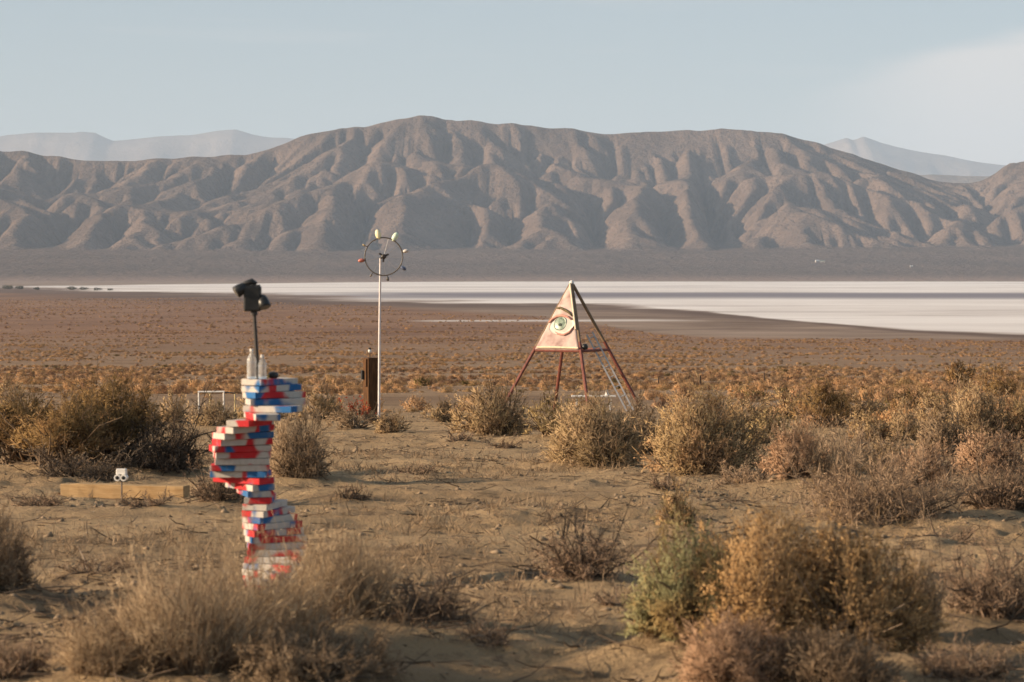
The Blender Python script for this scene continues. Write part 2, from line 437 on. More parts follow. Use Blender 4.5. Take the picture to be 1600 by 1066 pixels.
    salt = t.ramp(t.noise(geo, 0.004, 6.0, 0.6), [(0.3, (0.62, 0.575, 0.545)), (0.55, (0.75, 0.71, 0.68)), (0.75, (0.82, 0.785, 0.76))])
    stk = t.math('MULTIPLY', t.step(t.noise(t.scale_vec(geo, (0.25, 1, 1)), 0.0045, 6.0, 0.7), 0.53, 0.63), 0.55)
    salt = t.mix(stk, salt, (0.40, 0.345, 0.325))
    salt = t.mix(attr('wet'), salt, (0.215, 0.200, 0.225))
    c = t.mix(attr('playa'), c, salt)
    t.l.new(c, b.inputs['Base Color'])
    hgt = t.math('ADD', t.math('MULTIPLY', t.noise(geo, 5.0, 8.0, 0.7), 1.0), t.math('MULTIPLY', t.noise(geo, 28.0, 4.0, 0.7), 0.35))
    set_bump(t, b, hgt, 1.0, 0.11)
    me.materials.append(m)
    return tag(obj('ground', me), kind='structure')
build_ground()

# ================================================================== mountains
def upsample(z, shape):
    ny, nx = z.shape; Y = np.linspace(0, ny - 1, shape[0]); X = np.linspace(0, nx - 1, shape[1])
    y0 = np.clip(Y.astype(int), 0, ny - 2); x0 = np.clip(X.astype(int), 0, nx - 2)
    fy = (Y - y0)[:, None]; fx = (X - x0)[None, :]
    a = z[y0][:, x0]; b = z[y0][:, x0 + 1]; c = z[y0 + 1][:, x0]; d = z[y0 + 1][:, x0 + 1]
    return (a * (1 - fx) + b * fx) * (1 - fy) + (c * (1 - fx) + d * fx) * fy

def erode(z, U, K, D, dt, n, dx):
    """stream power erosion with uplift: cuts a branching net of gullies"""
    ny, nx = z.shape; N = ny * nx; idx = np.arange(N).reshape(ny, nx)
    offs = [(-1, -1), (-1, 0), (-1, 1), (0, -1), (0, 1), (1, -1), (1, 0), (1, 1)]
    base = np.zeros((ny, nx), bool); base[0] = True; base[-1] = True; baseF = base.ravel()
    for it in range(n):
        z = z + np.where(base, 0, U * dt)
        zp = np.pad(z, 1, mode='constant', constant_values=1e9); ip = np.pad(idx, 1, mode='edge')
        best = np.zeros((ny, nx)); rec = idx.copy(); dist = np.full((ny, nx), dx)
        for dy, dxo in offs:
            L = dx * math.hypot(dy, dxo)
            s = (z - zp[1 + dy:ny + 1 + dy, 1 + dxo:nx + 1 + dxo]) / L
            m = s > best
            best = np.where(m, s, best); rec = np.where(m, ip[1 + dy:ny + 1 + dy, 1 + dxo:nx + 1 + dxo], rec); dist = np.where(m, L, dist)
        rec = rec.ravel(); rec[baseF] = np.arange(N)[baseF]
        lev = (rec != np.arange(N)).astype(np.int64); p = rec.copy()
        for _ in range(14): lev = lev + lev[p]; p = p[p]
        order = np.argsort(lev, kind='stable'); cuts = np.searchsorted(lev[order], np.arange(lev.max() + 2))
        A = np.full(N, dx * dx, float)
        for L in range(lev.max(), 0, -1):
            nd = order[cuts[L]:cuts[L + 1]]; np.add.at(A, rec[nd], A[nd])
        Fk = K.ravel() * dt * np.sqrt(A) / dist.ravel(); zf = z.ravel().copy()
        for L in range(1, lev.max() + 1):
            nd = order[cuts[L]:cuts[L + 1]]; zf[nd] = (zf[nd] + Fk[nd] * zf[rec[nd]]) / (1 + Fk[nd])
        z = zf.reshape(ny, nx)
        e = np.pad(z, 1, mode='edge')
        z = z + np.where(base, 0, D * (e[:-2, 1:-1] + e[2:, 1:-1] + e[1:-1, :-2] + e[1:-1, 2:] - 4 * z))
    return z

CREST = np.array([(-1400, 270), (-700, 215), (-300, 238), (-100, 232), (0, 235), (60, 240), (120, 250), (180, 253), (240, 249), (300, 246), (370, 243), (420, 235), (470, 213), (520, 203), (570, 198), (610, 190), (655, 180), (700, 187), (760, 192), (800, 194), (860, 200), (900, 203), (950, 211), (1000, 207), (1060, 205), (1140, 202), (1200, 207), (1240, 213), (1290, 228), (1350, 247), (1420, 270), (1480, 286), (1520, 287), (1560, 264), (1600, 250), (1700, 228), (1900, 240), (2400, 300)], float)

def mountain_mat(name, c_lo, c_hi, c_dark, bumpd, sc):
    m, t, b = principled(name, 1.0, 0.0)
    geo = t.node('ShaderNodeNewGeometry'); pos = geo.outputs['Position']
    sepz = t.node('ShaderNodeSeparateXYZ'); t.l.new(geo.outputs['Normal'], sepz.inputs[0])
    n1 = t.noise(pos, 0.0035 * sc, 6.0, 0.6); n2 = t.noise(pos, 0.05 * sc, 3.0, 0.7)
    c = t.mix(t.step(n1, 0.35, 0.68), c_lo, c_hi)
    c = t.mix(t.math('MULTIPLY', t.step(n2, 0.5, 0.72), 0.55), c, c_dark)
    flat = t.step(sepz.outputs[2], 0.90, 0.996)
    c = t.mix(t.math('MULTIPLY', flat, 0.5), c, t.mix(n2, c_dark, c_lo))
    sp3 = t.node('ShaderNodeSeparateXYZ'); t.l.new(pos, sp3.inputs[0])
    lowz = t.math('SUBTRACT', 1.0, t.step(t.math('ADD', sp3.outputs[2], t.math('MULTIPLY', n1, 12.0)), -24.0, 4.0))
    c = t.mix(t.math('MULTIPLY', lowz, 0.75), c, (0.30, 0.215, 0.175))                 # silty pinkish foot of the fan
    t.l.new(c, b.inputs['Base Color'])
    set_bump(t, b, t.math('ADD', t.noise(pos, 0.02 * sc, 6.0, 0.65), t.math('MULTIPLY', n2, 0.3)), 1.0, bumpd)
    return m

def build_mountains():
    x0, x1, y0, y1 = -5200.0, 4400.0, 9000.0, 13300.0
    rng = np.random.default_rng(4)
    def grid(dx):
        nx = int((x1 - x0) / dx) + 1; ny = int((y1 - y0) / dx) + 1
        return np.meshgrid(np.linspace(x0, x1, nx), np.linspace(y0, y1, ny))
    def crest(X): return (425 - np.interp(800 + F * X / 11650.0, CREST[:, 0], CREST[:, 1])) / F * 11650.0 - 150
    def envelope(X, Y):
        """the smooth body of the range before water cuts it"""
        hc = np.maximum(crest(X), 20); sft = Y - (11650 + 260 * fbm(X, Y * 0, 2600, 2, 6))
        toe = 2250 * (1 + 0.22 * fbm(X, Y * 0.25, 900, 4, 57, 0.6))
        f = np.where(sft < 0, np.clip(1 + sft / toe, 0, 1), np.clip(1 - sft / 1500, 0, 1))
        mid = np.clip((1 - f) * 3.5, 0, 1) * np.clip(f * 4, 0, 1)
        E = hc * f ** 1.12 * (1 + 0.24 * mid * fbm(X, Y, 800, 3, 52)) + mid * (34 * fbm(X - 0.35 * Y, Y * 0.5, 420, 3, 55))
        return E + 95 * np.clip(fbm(X, Y, 480, 3, 58) + 0.1, 0, 1) * np.clip(1 + (sft + 1150) / 1150, 0, 1) * np.clip((-600 - sft) / 500, 0, 1)
    z = None
    for dx, n, K, D in ((44, 18, 0.040, 0.010), (16, 22, 0.050, 0.014)):
        X, Y = grid(dx); tilt_ = 0.035 * (Y - y0)
        if z is None: z = envelope(X, Y) + tilt_ + 7 * fbm(X, Y, 150, 2, 90)
        else: z = upsample(z, X.shape) + np.clip((z.max() and 1), 0, 1) * 4.5 * fbm(X, Y, 70, 2, 95) * np.clip(envelope(X, Y) / 60, 0, 1)
        z = erode(z, np.zeros_like(X), K * np.exp(0.6 * fbm(X, Y, 500, 3, 29)), D, 1.0, n, float(dx))
    M = np.maximum(z - tilt_, 0)
    # extend forward with the alluvial fan
    dx = X[0, 1] - X[0, 0]; yf = np.arange(7350, y0 - 1, 36.0)
    def fan(X, Y):
        s = np.clip((Y - 7420) / 1900.0, 0, 3)
        tilt = 1 + 0.12 * fbm(X, Y * 0.4, 2200, 3, 41)
        return -33 + 118 * np.where(s < 1, s ** 1.45, 1 + 0.7 * (s - 1)) * tilt + 2.5 * fbm(X, Y * 0.35, 220, 3, 43) * np.clip(s * 2, 0, 1)
    Xa = np.concatenate([np.repeat(X[:1], len(yf), 0), X]); Ya = np.concatenate([np.repeat(yf[:, None], X.shape[1], 1), Y])
    Ma = np.concatenate([np.zeros((len(yf), X.shape[1])), M])
    Bz = fan(Xa, Ya)
    # fit the skyline to the photographed one
    pxs = 800 + F * Xa / Ya; bins = np.arange(-1400, 2401, 10.0)
    for _ in range(8):
        elev = (Bz + Ma - CZ) / Ya
        bi = np.clip(((pxs + 1400) / 10).astype(int), 0, len(bins) - 1)
        mx = np.full(len(bins), -1.0); np.maximum.at(mx, bi.ravel(), elev.ravel())
        arg = (425 - np.interp(bins + 5, CREST[:, 0], CREST[:, 1])) / F
        have = np.maximum(mx, 0.004); back = 0.0125
        ratio = np.clip((arg - back) / np.maximum(have - back, 0.003), 0.4, 2.2)
        kk = np.ones(9) / 9; ratio = np.convolve(np.pad(ratio, 4, mode='edge'), kk, 'valid')
        Ma = Ma * np.interp(pxs, bins + 5, ratio)
    z = Bz + Ma
    nr, nc = Xa.shape; i = np.arange(nr * nc).reshape(nr, nc)
    f = np.stack([i[:-1, :-1], i[:-1, 1:], i[1:, 1:], i[1:, :-1]], -1).reshape(-1, 4)
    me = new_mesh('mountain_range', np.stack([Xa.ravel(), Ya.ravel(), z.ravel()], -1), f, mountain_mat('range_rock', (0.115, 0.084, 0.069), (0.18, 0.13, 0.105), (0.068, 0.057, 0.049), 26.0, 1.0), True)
    return tag(obj('mountain_range', me), kind='structure')
build_mountains()

def far_range(name, D, depth, sky_px, mat, seed, rough=0.22, x_lo=-3000, x_hi=4600):
    """a distant range: ridged noise under a photographed skyline"""
    sky_px = np.array(sky_px, float)
    px = np.concatenate([np.linspace(x_lo, -120, 60), np.linspace(-110, 1710, 400), np.linspace(1720, x_hi, 60)]); rows = np.linspace(-1, 1, 31)
    PX, RW = np.meshgrid(px, rows)
    Y = D + RW * depth; X = (PX - 800) / F * D
    h = (425 - np.interp(PX, sky_px[:, 0], sky_px[:, 1])) / F * D
    sc = depth * 0.55
    rid = 1 - np.abs(fbm(X + 0.5 * Y, Y, sc, 5, seed, 0.55)) * 2.0
    f = np.clip(1 - np.abs(RW), 0, 1) ** 0.9
    z = h * f * (1 - rough * (1 - rid) * np.clip((1 - f) * 4, 0.12, 1)) - 60
    nr, nc = X.shape; i = np.arange(nr * nc).reshape(nr, nc)
    fc = np.stack([i[:-1, :-1], i[:-1, 1:], i[1:, 1:], i[1:, :-1]], -1).reshape(-1, 4)
    return tag(obj(name, new_mesh(name, np.stack([X.ravel(), Y.ravel(), z.ravel()], -1), fc, mat, True)), kind='structure')
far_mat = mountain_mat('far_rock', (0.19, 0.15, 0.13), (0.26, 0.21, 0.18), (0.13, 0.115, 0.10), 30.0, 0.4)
far_range('distant_mountains', 38000, 5200, [(-3000, 260), (-900, 225), (-300, 205), (0, 205), (60, 199), (110, 198), (150, 200), (178, 212), (215, 211), (255, 207), (300, 205), (340, 198), (368, 195), (395, 203), (430, 209), (470, 211), (560, 235), (800, 275), (1100, 270), (1230, 238), (1290, 218), (1322, 208), (1332, 211), (1348, 205), (1375, 215), (1420, 226), (1470, 236), (1530, 248), (1590, 254), (1700, 245), (2200, 225), (4600, 262)], far_mat, 5)
far_range('distant_hills', 19000, 2600, [(-3000, 330), (0, 330), (1000, 330), (1300, 300), (1380, 268), (1412, 262), (1455, 259), (1500, 262), (1560, 263), (1700, 268), (2400, 300), (4600, 330)], far_mat, 15)

# ================================================================== plants
rngG = np.random.default_rng(11)

def tubes(P, Rd, sides=3):
    """P (N,K,3) polylines, Rd (N,K) radii -> verts, quads"""
    N, K, _ = P.shape
    T = np.gradient(P, axis=1); T /= np.linalg.norm(T, axis=2, keepdims=True) + 1e-9
    ref = np.where(np.abs(T[..., 2:3]) > 0.9, np.array([1.0, 0, 0]), np.array([0, 0, 1.0]))
    A = np.cross(T, ref); A /= np.linalg.norm(A, axis=2, keepdims=True) + 1e-9
    B = np.cross(T, A)
    a = np.arange(sides) * 2 * np.pi / sides
    V = P[:, :, None] + Rd[:, :, None, None] * (A[:, :, None] * np.cos(a)[None, None, :, None] + B[:, :, None] * np.sin(a)[None, None, :, None])
    i = np.arange(N * K * sides).reshape(N, K, sides); j = np.roll(i, -1, axis=2)
    Fq = np.stack([i[:, :-1], j[:, :-1], j[:, 1:], i[:, 1:]], -1).reshape(-1, 4)
    return V.reshape(-1, 3), Fq

def blades(C, Dv, L, W, rng):
    """leaf-like quads (diamonds) at C along Dv"""
    N = len(C)
    Dv = Dv / (np.linalg.norm(Dv, axis=1, keepdims=True) + 1e-9)
    S = np.cross(Dv, rng.normal(size=(N, 3))); S /= np.linalg.norm(S, axis=1, keepdims=True) + 1e-9
    L = L[:, None]; W = W[:, None]
    V = np.stack([C, C + Dv * L * 0.5 + S * W, C + Dv * L, C + Dv * L * 0.5 - S * W], 1)
    return V.reshape(-1, 3), np.arange(N * 4).reshape(N, 4)

def bent(base, dirs, length, K, rng, curl=0.25, grav=0.0):
    """curved polylines from base along dirs"""
    N = len(base); t = np.linspace(0, 1, K)[None, :, None]
    side = rng.normal(size=(N, 1, 3)) * curl; wob = np.cumsum(rng.normal(size=(N, K, 3)) * curl * 0.28, 1); wob[:, 0] = 0
    P = base[:, None] + length[:, None, None] * (dirs[:, None] * t + side * t * t * 0.6 + wob * t)
    P[..., 2] -= grav * length[:, None] * (t[..., 0] ** 2)
    return P

def dome_dirs(N, rng, spread, up):
    a = rng.random(N) * 2 * np.pi; r = np.sqrt(rng.random(N)) * spread
    d = np.stack([np.cos(a) * r, np.sin(a) * r, up + 0 * r], 1)
    return d / np.linalg.norm(d, axis=1, keepdims=True)

def pick(P, n, rng, lo=0.3, hi=1.0):
    """random points on polylines with their directions"""
    N, K, _ = P.shape
    i = rng.integers(0, N, n); t = (lo + (hi - lo) * rng.random(n)) * (K - 1)
    k = np.minimum(t.astype(int), K - 2); f = (t - k)[:, None]
    return P[i, k] * (1 - f) + P[i, k + 1] * f, P[i, k + 1] - P[i, k]

def norm(a): return a / (np.linalg.norm(a, axis=1, keepdims=True) + 1e-9)

def soft_normals(v, f, r, ht, up=0.0, keep=0.55):
    """turn every sliver's winding outward and lean its normal towards the crown's own surface, as dense fine twigs shade"""
    n = np.cross(v[f[:, 1]] - v[f[:, 0]], v[f[:, 3]] - v[f[:, 0]]); n /= np.linalg.norm(n, axis=1, keepdims=True) + 1e-12
    c = v[f].mean(1); o = c / np.array([r * r, r * r, ht * ht]); o[:, 2] = o[:, 2] * 0.8 + up / max(ht, 0.01); o /= np.linalg.norm(o, axis=1, keepdims=True) + 1e-9
    back = (n * o).sum(1) < 0
    f = f.copy(); f[back] = f[back][:, ::-1]; n[back] *= -1
    m = n * keep + o; m /= np.linalg.norm(m, axis=1, keepdims=True) + 1e-9
    N = np.zeros_like(v); N[f[:, 0]] = m; N[f[:, 1]] = m; N[f[:, 2]] = m; N[f[:, 3]] = m
    return f, N

def shrub_geo(kind, seed, wd, ht, q=1.0, px=0.004):
    """returns (stem verts, faces), (foliage verts, faces) in metres, base at the origin; px = size of a picture pixel there"""
    rng = np.random.default_rng(seed); r = wd / 2
    thin = max(0.0016, px * 0.42)
    stems = []; fol = []
    def fit(P, zmul=1.0):
        """push points into the shrub's uneven dome"""
        return P
    if kind == 'straw':
        n = int(540 * q); a = rng.random(n) * 2 * np.pi; rb = np.sqrt(rng.random(n)) * r * 0.75
        base = np.stack([np.cos(a) * rb, np.sin(a) * rb, np.zeros(n) - 0.02], 1)
        d = norm(np.stack([np.cos(a) * rb / r * 0.55, np.sin(a) * rb / r * 0.55, np.ones(n)], 1) + rng.normal(size=(n, 3)) * 0.34)
        L = ht * (0.45 + 0.62 * rng.random(n)) * (1 - 0.35 * (rb / r) ** 2)
        P = bent(base, d, L, 5, rng, 0.36, 0.12)
        stems.append(tubes(P, thin * np.linspace(1.25, 0.5, 5)[None] * (0.7 + 0.6 * rng.random((n, 1)))))
        m = int(7000 * q); c, dv = pick(P, m, rng, 0.2, 1.0)
        d2 = norm(norm(dv) * 0.8 + rng.normal(size=(m, 3)) * 0.45 + np.array([0, 0, 0.25])); L2 = ht * (0.06 + 0.16 * rng.random(m))
        P2 = np.stack([c, c + d2 * L2[:, None]], 1)
        fol.append(blades(c, d2, L2, thin * (0.5 + 0.45 * rng.random(m)), rng))
        k = int(2600 * q); c, dv = pick(P2, k, rng, 0.2, 1.0)
        fol.append(blades(c, norm(dv) + rng.normal(size=(k, 3)) * 0.7, 0.012 + 0.018 * rng.random(k) + px, thin * 0.9 + 0 * rng.random(k), rng))
    elif kind in ('dead', 'deaddark', 'deadpale', 'deadbig'):
        n = int(46 * q) + 8; flat = 1.6 if ht < 0.5 * wd else 1.0
        a = rng.random(n) * 2 * np.pi; rb = rng.random(n) * r * 0.55
        base = np.stack([np.cos(a) * rb, np.sin(a) * rb, np.full(n, -0.01)], 1)
        d = norm(np.stack([np.cos(a + rng.normal(size=n) * 0.7) * flat, np.sin(a + rng.normal(size=n) * 0.7) * flat, 0.25 + 0.9 * rng.random(n)], 1))
        L = np.minimum(0.85 * r / np.maximum(np.hypot(d[:, 0], d[:, 1]), 0.3), 0.95 * ht / np.maximum(d[:, 2], 0.15)) * (0.55 + 0.5 * rng.random(n))
        P = bent(base, d, L, 6, rng, 0.38, 0.12); P[..., 2] = np.maximum(P[..., 2], -0.02)
        stems.append(tubes(P, (0.006 + thin) * np.linspace(1.3, 0.35, 6)[None] * (0.5 + 0.9 * rng.random((n, 1))), 4))
        m = int(420 * q); c, dv = pick(P, m, rng, 0.15, 1.0)
        P2 = bent(c, norm(norm(dv) * 0.7 + rng.normal(size=(m, 3)) * 0.6 + np.array([0, 0, 0.15])), min(r, ht * 2) * (0.15 + 0.35 * rng.random(m)), 5, rng, 0.4)
        stems.append(tubes(P2, thin * np.linspace(1.5, 0.6, 5)[None] * (0.6 + 0.8 * rng.random((m, 1)))))
        k = int(4200 * q); c, dv = pick(P2, k, rng, 0.15, 1.0)
        d3 = norm(norm(dv) * 0.6 + rng.normal(size=(k, 3)) * 0.7); L3 = min(r, ht * 2) * (0.06 + 0.15 * rng.random(k))
        fol.append(blades(c, d3, L3, thin * (0.5 + 0.45 * rng.random(k)), rng)); fol[-1][0][:, 2] = np.maximum(fol[-1][0][:, 2], -0.01)
        if kind == 'deadpale':
            k = int(3600 * q); c, dv = pick(P2, k, rng, 0.4, 1.0)
            fol.append(blades(c, norm(np.array([0, 0, 0.9]) + rng.normal(size=(k, 3)) * 0.5), ht * (0.10 + 0.22 * rng.random(k)), thin * (0.5 + 0.4 * rng.random(k)), rng))
    else:
        # rounded desert bush: woody stems, spreading branches, a shell of fine twigs and tiny leaves
        woody = kind == 'creosote'
        n = int(60 * q) + 10
        lob = rng.normal(size=(9, 3)); lob[:, 2] = np.abs(lob[:, 2]); lob = norm(lob)
        lobh = 0.72 + 0.42 * rng.random(9)
        def envelope(dv):
            s = np.clip(dv @ lob.T, 0, 1) ** 6
            return 0.80 + ((s * (lobh - 0.8)).sum(1) / (s.sum(1) + 0.15))
        def ext(d): return 1 / np.sqrt((d[:, 0] ** 2 + d[:, 1] ** 2) / r ** 2 + d[:, 2] ** 2 / ht ** 2)
        d = dome_dirs(n, rng, 1.5 if not woody else 1.1, 0.75)
        a = rng.random(n) * 2 * np.pi; base = np.stack([np.cos(a), np.sin(a), 0 * a], 1) * (rng.random((n, 1)) * r * (0.22 if not woody else 0.5)); base[:, 2] = -0.02
        P = bent(base, d, ext(d) * envelope(d) * (0.6 + 0.25 * rng.random(n)), 6, rng, 0.20 if not woody else 0.32)
        stems.append(tubes(P, (0.004 + thin * 0.8) * np.linspace(1.5, 0.4, 6)[None] * (0.6 + 0.8 * rng.random((n, 1))), 4))
        R0 = 0.5 * (r + ht)
        # branchlets fill the dome's outer volume, fewer near the ground in the woody kind
        m = int(1150 * q); dd = rng.normal(size=(m, 3)); dd[:, 2] = np.abs(dd[:, 2]) * 1.1 + 0.02; dd = norm(dd)
        nl_ = int(rng.integers(3, 6)); oa = rng.random() * 6.28 + np.arange(nl_) * 6.283 / nl_ + rng.normal(size=nl_) * 0.4
        offr = r * (0.30 + 0.22 * rng.random(nl_)); off = np.stack([np.cos(oa) * offr, np.sin(oa) * offr, 0 * oa], 1); off[0] *= 0.2
        lr = r * (0.46 + 0.22 * rng.random(nl_)); lh = ht * (0.58 + 0.45 * rng.random(nl_)); lh[0] = ht; lr[0] = 0.6 * r
        wh = rng.choice(nl_, m, p=(lr * lr * lh) / (lr * lr * lh).sum())
        ek = 1 / np.sqrt((dd[:, 0] ** 2 + dd[:, 1] ** 2) / lr[wh] ** 2 + dd[:, 2] ** 2 / lh[wh] ** 2)
        c = off[wh] + dd * (ek * envelope(dd) * (0.40 + 0.48 * np.sqrt(rng.random(m))))[:, None]
        ok = fbm(c[:, 0] + 7 * seed, c[:, 1] + 1.7 * c[:, 2], 0.35 * R0, 2, seed) > -0.22           # gaps between clumps
        if woody: ok &= c[:, 2] > ht * 0.22
        c = c[ok]; dd = dd[ok]; m = len(c)
        P2 = bent(c, norm(dd * 0.8 + rng.normal(size=(m, 3)) * 0.45 + np.array([0, 0, 0.2])), R0 * (0.10 + 0.16 * rng.random(m)), 3, rng, 0.3)
        P2[..., 2] = np.maximum(P2[..., 2], 0.0)
        stems.append(tubes(P2, thin * np.linspace(1.1, 0.5, 3)[None] * (0.6 + 0.7 * rng.random((m, 1)))))
        k = int((11500 if kind in ('tan', 'brown', 'pinktwig') else 6500) * q); c, dv = pick(P2, k, rng, 0.05, 1.0); out = norm(c)
        d3 = norm(norm(dv) * 0.4 + out * 0.5 + rng.normal(size=(k, 3)) * 0.6); L3 = R0 * (0.05 + 0.11 * rng.random(k))
        P3 = np.stack([c, c + d3 * L3[:, None]], 1); P3[..., 2] = np.maximum(P3[..., 2], 0.0)
        fol.append(blades(P3[:, 0], P3[:, 1] - P3[:, 0] + 1e-6, L3, thin * (0.55 + 0.5 * rng.random(k)), rng))
        # stray shoots that break the outline
        ns = int(130 * q) + 12; c, dv = pick(P2, ns, rng, 0.6, 1.0); out = norm(c)
        PS = bent(c, norm(out * 0.7 + rng.normal(size=(ns, 3)) * 0.45 + np.array([0, 0, 0.25])), R0 * (0.16 + 0.26 * rng.random(ns)), 4, rng, 0.3)
        stems.append(tubes(PS, thin * np.linspace(0.8, 0.4, 4)[None] * (0.7 + 0.4 * rng.random((ns, 1)))))
        k2 = int(2000 * q); c, dv = pick(PS, k2, rng, 0.2, 1.0); L4 = R0 * (0.03 + 0.07 * rng.random(k2))
        fol.append(blades(c, norm(dv) * 0.6 + rng.normal(size=(k2, 3)) * 0.5, L4, thin * (0.5 + 0.4 * rng.random(k2)), rng))
        nl = int({'gold': 15000, 'sage': 15000, 'creosote': 7000, 'olive': 7000, 'olivetan': 7000, 'tan': 1500, 'brown': 700, 'pinktwig': 200}[kind] * q)
        if nl:
            c, dv = pick(P3, nl, rng, 0.1, 1.05)
            if woody:
                keep = c[:, 2] > ht * (0.30 + 0.25 * rng.random(nl)); c = c[keep]; dv = dv[keep]; nl = len(c)
            if kind in ('gold', 'sage'): L = 0.006 + 0.010 * rng.random(nl) + px * 0.5; W = L * 0.27
            else: L = 0.008 + 0.014 * rng.random(nl) + px * 0.9; W = L * 0.24
            fol.append(blades(c, norm(dv) * 0.5 + rng.normal(size=(nl, 3)) * 0.8, L, W, rng))
    def join(parts):
        V = []; Fs = []; o = 0
        for v, f in parts: V.append(v); Fs.append(f + o); o += len(v)
        return np.concatenate(V), np.concatenate(Fs)
    (sv, sf), (fv, ff) = join(stems), join(fol)
    allv = np.concatenate([sv, fv]); kz = ht / max(np.percentile(allv[:, 2], 99.8 if kind.startswith('dead') else 99.4), 0.01)
    kr = r / max(np.percentile(np.hypot(allv[:, 0], allv[:, 1]), 96), 0.01)
    for v in (sv, fv):
        v[:, :2] *= kr; v[:, 2] *= kz
    return (sv, sf), (fv, ff)

STEM = {
 'straw': plant_mat('straw_stem', [(0.1, (0.19, 0.13, 0.085)), (0.5, (0.33, 0.235, 0.155)), (0.9, (0.46, 0.345, 0.235))]),
 'dead': plant_mat('dead_wood', [(0.1, (0.085, 0.062, 0.046)), (0.55, (0.16, 0.120, 0.088)), (0.92, (0.30, 0.235, 0.175))], trans=0.0),
 'deaddark': plant_mat('dark_wood', [(0.1, (0.045, 0.034, 0.027)), (0.6, (0.10, 0.075, 0.056)), (0.95, (0.33, 0.27, 0.20))], trans=0.0),
 'wood': plant_mat('brown_wood', [(0.1, (0.095, 0.066, 0.046)), (0.6, (0.17, 0.122, 0.083)), (0.95, (0.27, 0.205, 0.145))], trans=0.0),
}
FOL = {
 'straw': plant_mat('straw_head', [(0.1, (0.27, 0.195, 0.122)), (0.5, (0.46, 0.345, 0.222)), (0.9, (0.60, 0.465, 0.315))]),
 'dead': plant_mat('dead_twig', [(0.1, (0.150, 0.100, 0.070)), (0.55, (0.273, 0.185, 0.125)), (0.92, (0.437, 0.305, 0.209))], trans=0.05),
 'deaddark': plant_mat('dark_twig', [(0.1, (0.067, 0.051, 0.040)), (0.6, (0.134, 0.101, 0.076)), (0.95, (0.268, 0.213, 0.159))], trans=0.0),
 'deadpale': plant_mat('pale_twig', [(0.1, (0.205, 0.140, 0.096)), (0.5, (0.396, 0.281, 0.185)), (0.92, (0.573, 0.423, 0.293))], trans=0.1),
 'tan': plant_mat('tan_twig', [(0.1, (0.29, 0.20, 0.117)), (0.5, (0.455, 0.325, 0.192)), (0.9, (0.58, 0.425, 0.26))], ((0.40, 0.295, 0.165), 4.0)),
 'brown': plant_mat('brown_twig', [(0.1, (0.195, 0.14, 0.092)), (0.5, (0.315, 0.23, 0.15)), (0.9, (0.44, 0.325, 0.215))]),
 'pinktwig': plant_mat('pink_twig', [(0.1, (0.302, 0.189, 0.118)), (0.5, (0.493, 0.321, 0.206)), (0.9, (0.627, 0.428, 0.284))]),
 'olive': plant_mat('olive_leaf', [(0.1, (0.246, 0.178, 0.083)), (0.5, (0.392, 0.291, 0.147)), (0.9, (0.526, 0.393, 0.211))]),
 'olivetan': plant_mat('olive_tan_leaf', [(0.1, (0.291, 0.204, 0.103)), (0.5, (0.459, 0.326, 0.171)), (0.9, (0.582, 0.428, 0.240))], ((0.470, 0.301, 0.167), 3.0)),
 'sage': plant_mat('sage_leaf', [(0.1, (0.189, 0.177, 0.088)), (0.5, (0.317, 0.305, 0.165)), (0.9, (0.439, 0.415, 0.244))], ((0.378, 0.275, 0.128), 4.0)),
 'gold': plant_mat('gold_leaf', [(0.1, (0.336, 0.204, 0.093)), (0.5, (0.560, 0.357, 0.171)), (0.9, (0.660, 0.469, 0.245))], ((0.515, 0.337, 0.171), 3.2)),
 'creosote': plant_mat('creosote_leaf', [(0.1, (0.146, 0.096, 0.044)), (0.5, (0.263, 0.173, 0.078)), (0.9, (0.403, 0.270, 0.127))], ((0.336, 0.204, 0.098), 2.6)),
}
def mats_for(kind):
    st = STEM['straw'] if kind == 'straw' else STEM['deaddark'] if kind == 'deaddark' else STEM['dead'] if kind.startswith('dead') else STEM['wood']
    return st, FOL[kind]
CAT = {'straw': 'dry bunch', 'dead': 'dead bush', 'deaddark': 'dead bush', 'deadpale': 'dead bush'}
NAME = {'straw': 'straw_bunch', 'dead': 'dead_bush', 'deaddark': 'dead_bush', 'deadpale': 'dead_bush', 'sage': 'sage_bush', 'gold': 'golden_bush', 'creosote': 'creosote_bush'}

def foliage_mesh(fv, ff, fm, kind, wd, ht):
    if kind.startswith('dead'): return new_mesh('foliage', fv, ff, fm)
    ff, N = soft_normals(fv, ff, wd / 2, ht, 0.25 if kind == 'straw' else 0.0, 0.8 if kind == 'straw' else 0.5)
    return new_mesh('foliage', fv, ff, fm, False, None, N)
for i, ((px, py, wp, hp, kind, label), (x, y, wd, ht)) in enumerate(zip(HERO, hero_pos)):
    big = wp * hp
    q = min(1.3, max(0.20, big / 18500.0))
    if kind.startswith('dead'): q = min(1.6, max(0.3, big / 11000.0))
    (sv, sf), (fv, ff) = shrub_geo(kind, 100 + i, wd, ht, q, y / (F * 0.64))
    sm, fm = mats_for(kind)
    e = empty(NAME.get(kind, 'desert_bush'), (x, y, gz(x, y)), (i * 2.399) % 6.28)
    tag(e, label, CAT.get(kind, 'bush'))
    tag(obj('stems', new_mesh('stems', sv, sf, sm), e), kind='stuff')
    leafy = obj('twigs' if kind in ('straw', 'pinktwig', 'brown', 'tan') or kind.startswith('dead') else 'foliage', foliage_mesh(fv, ff, fm, kind, wd, ht), e); tag(leafy, kind='stuff')

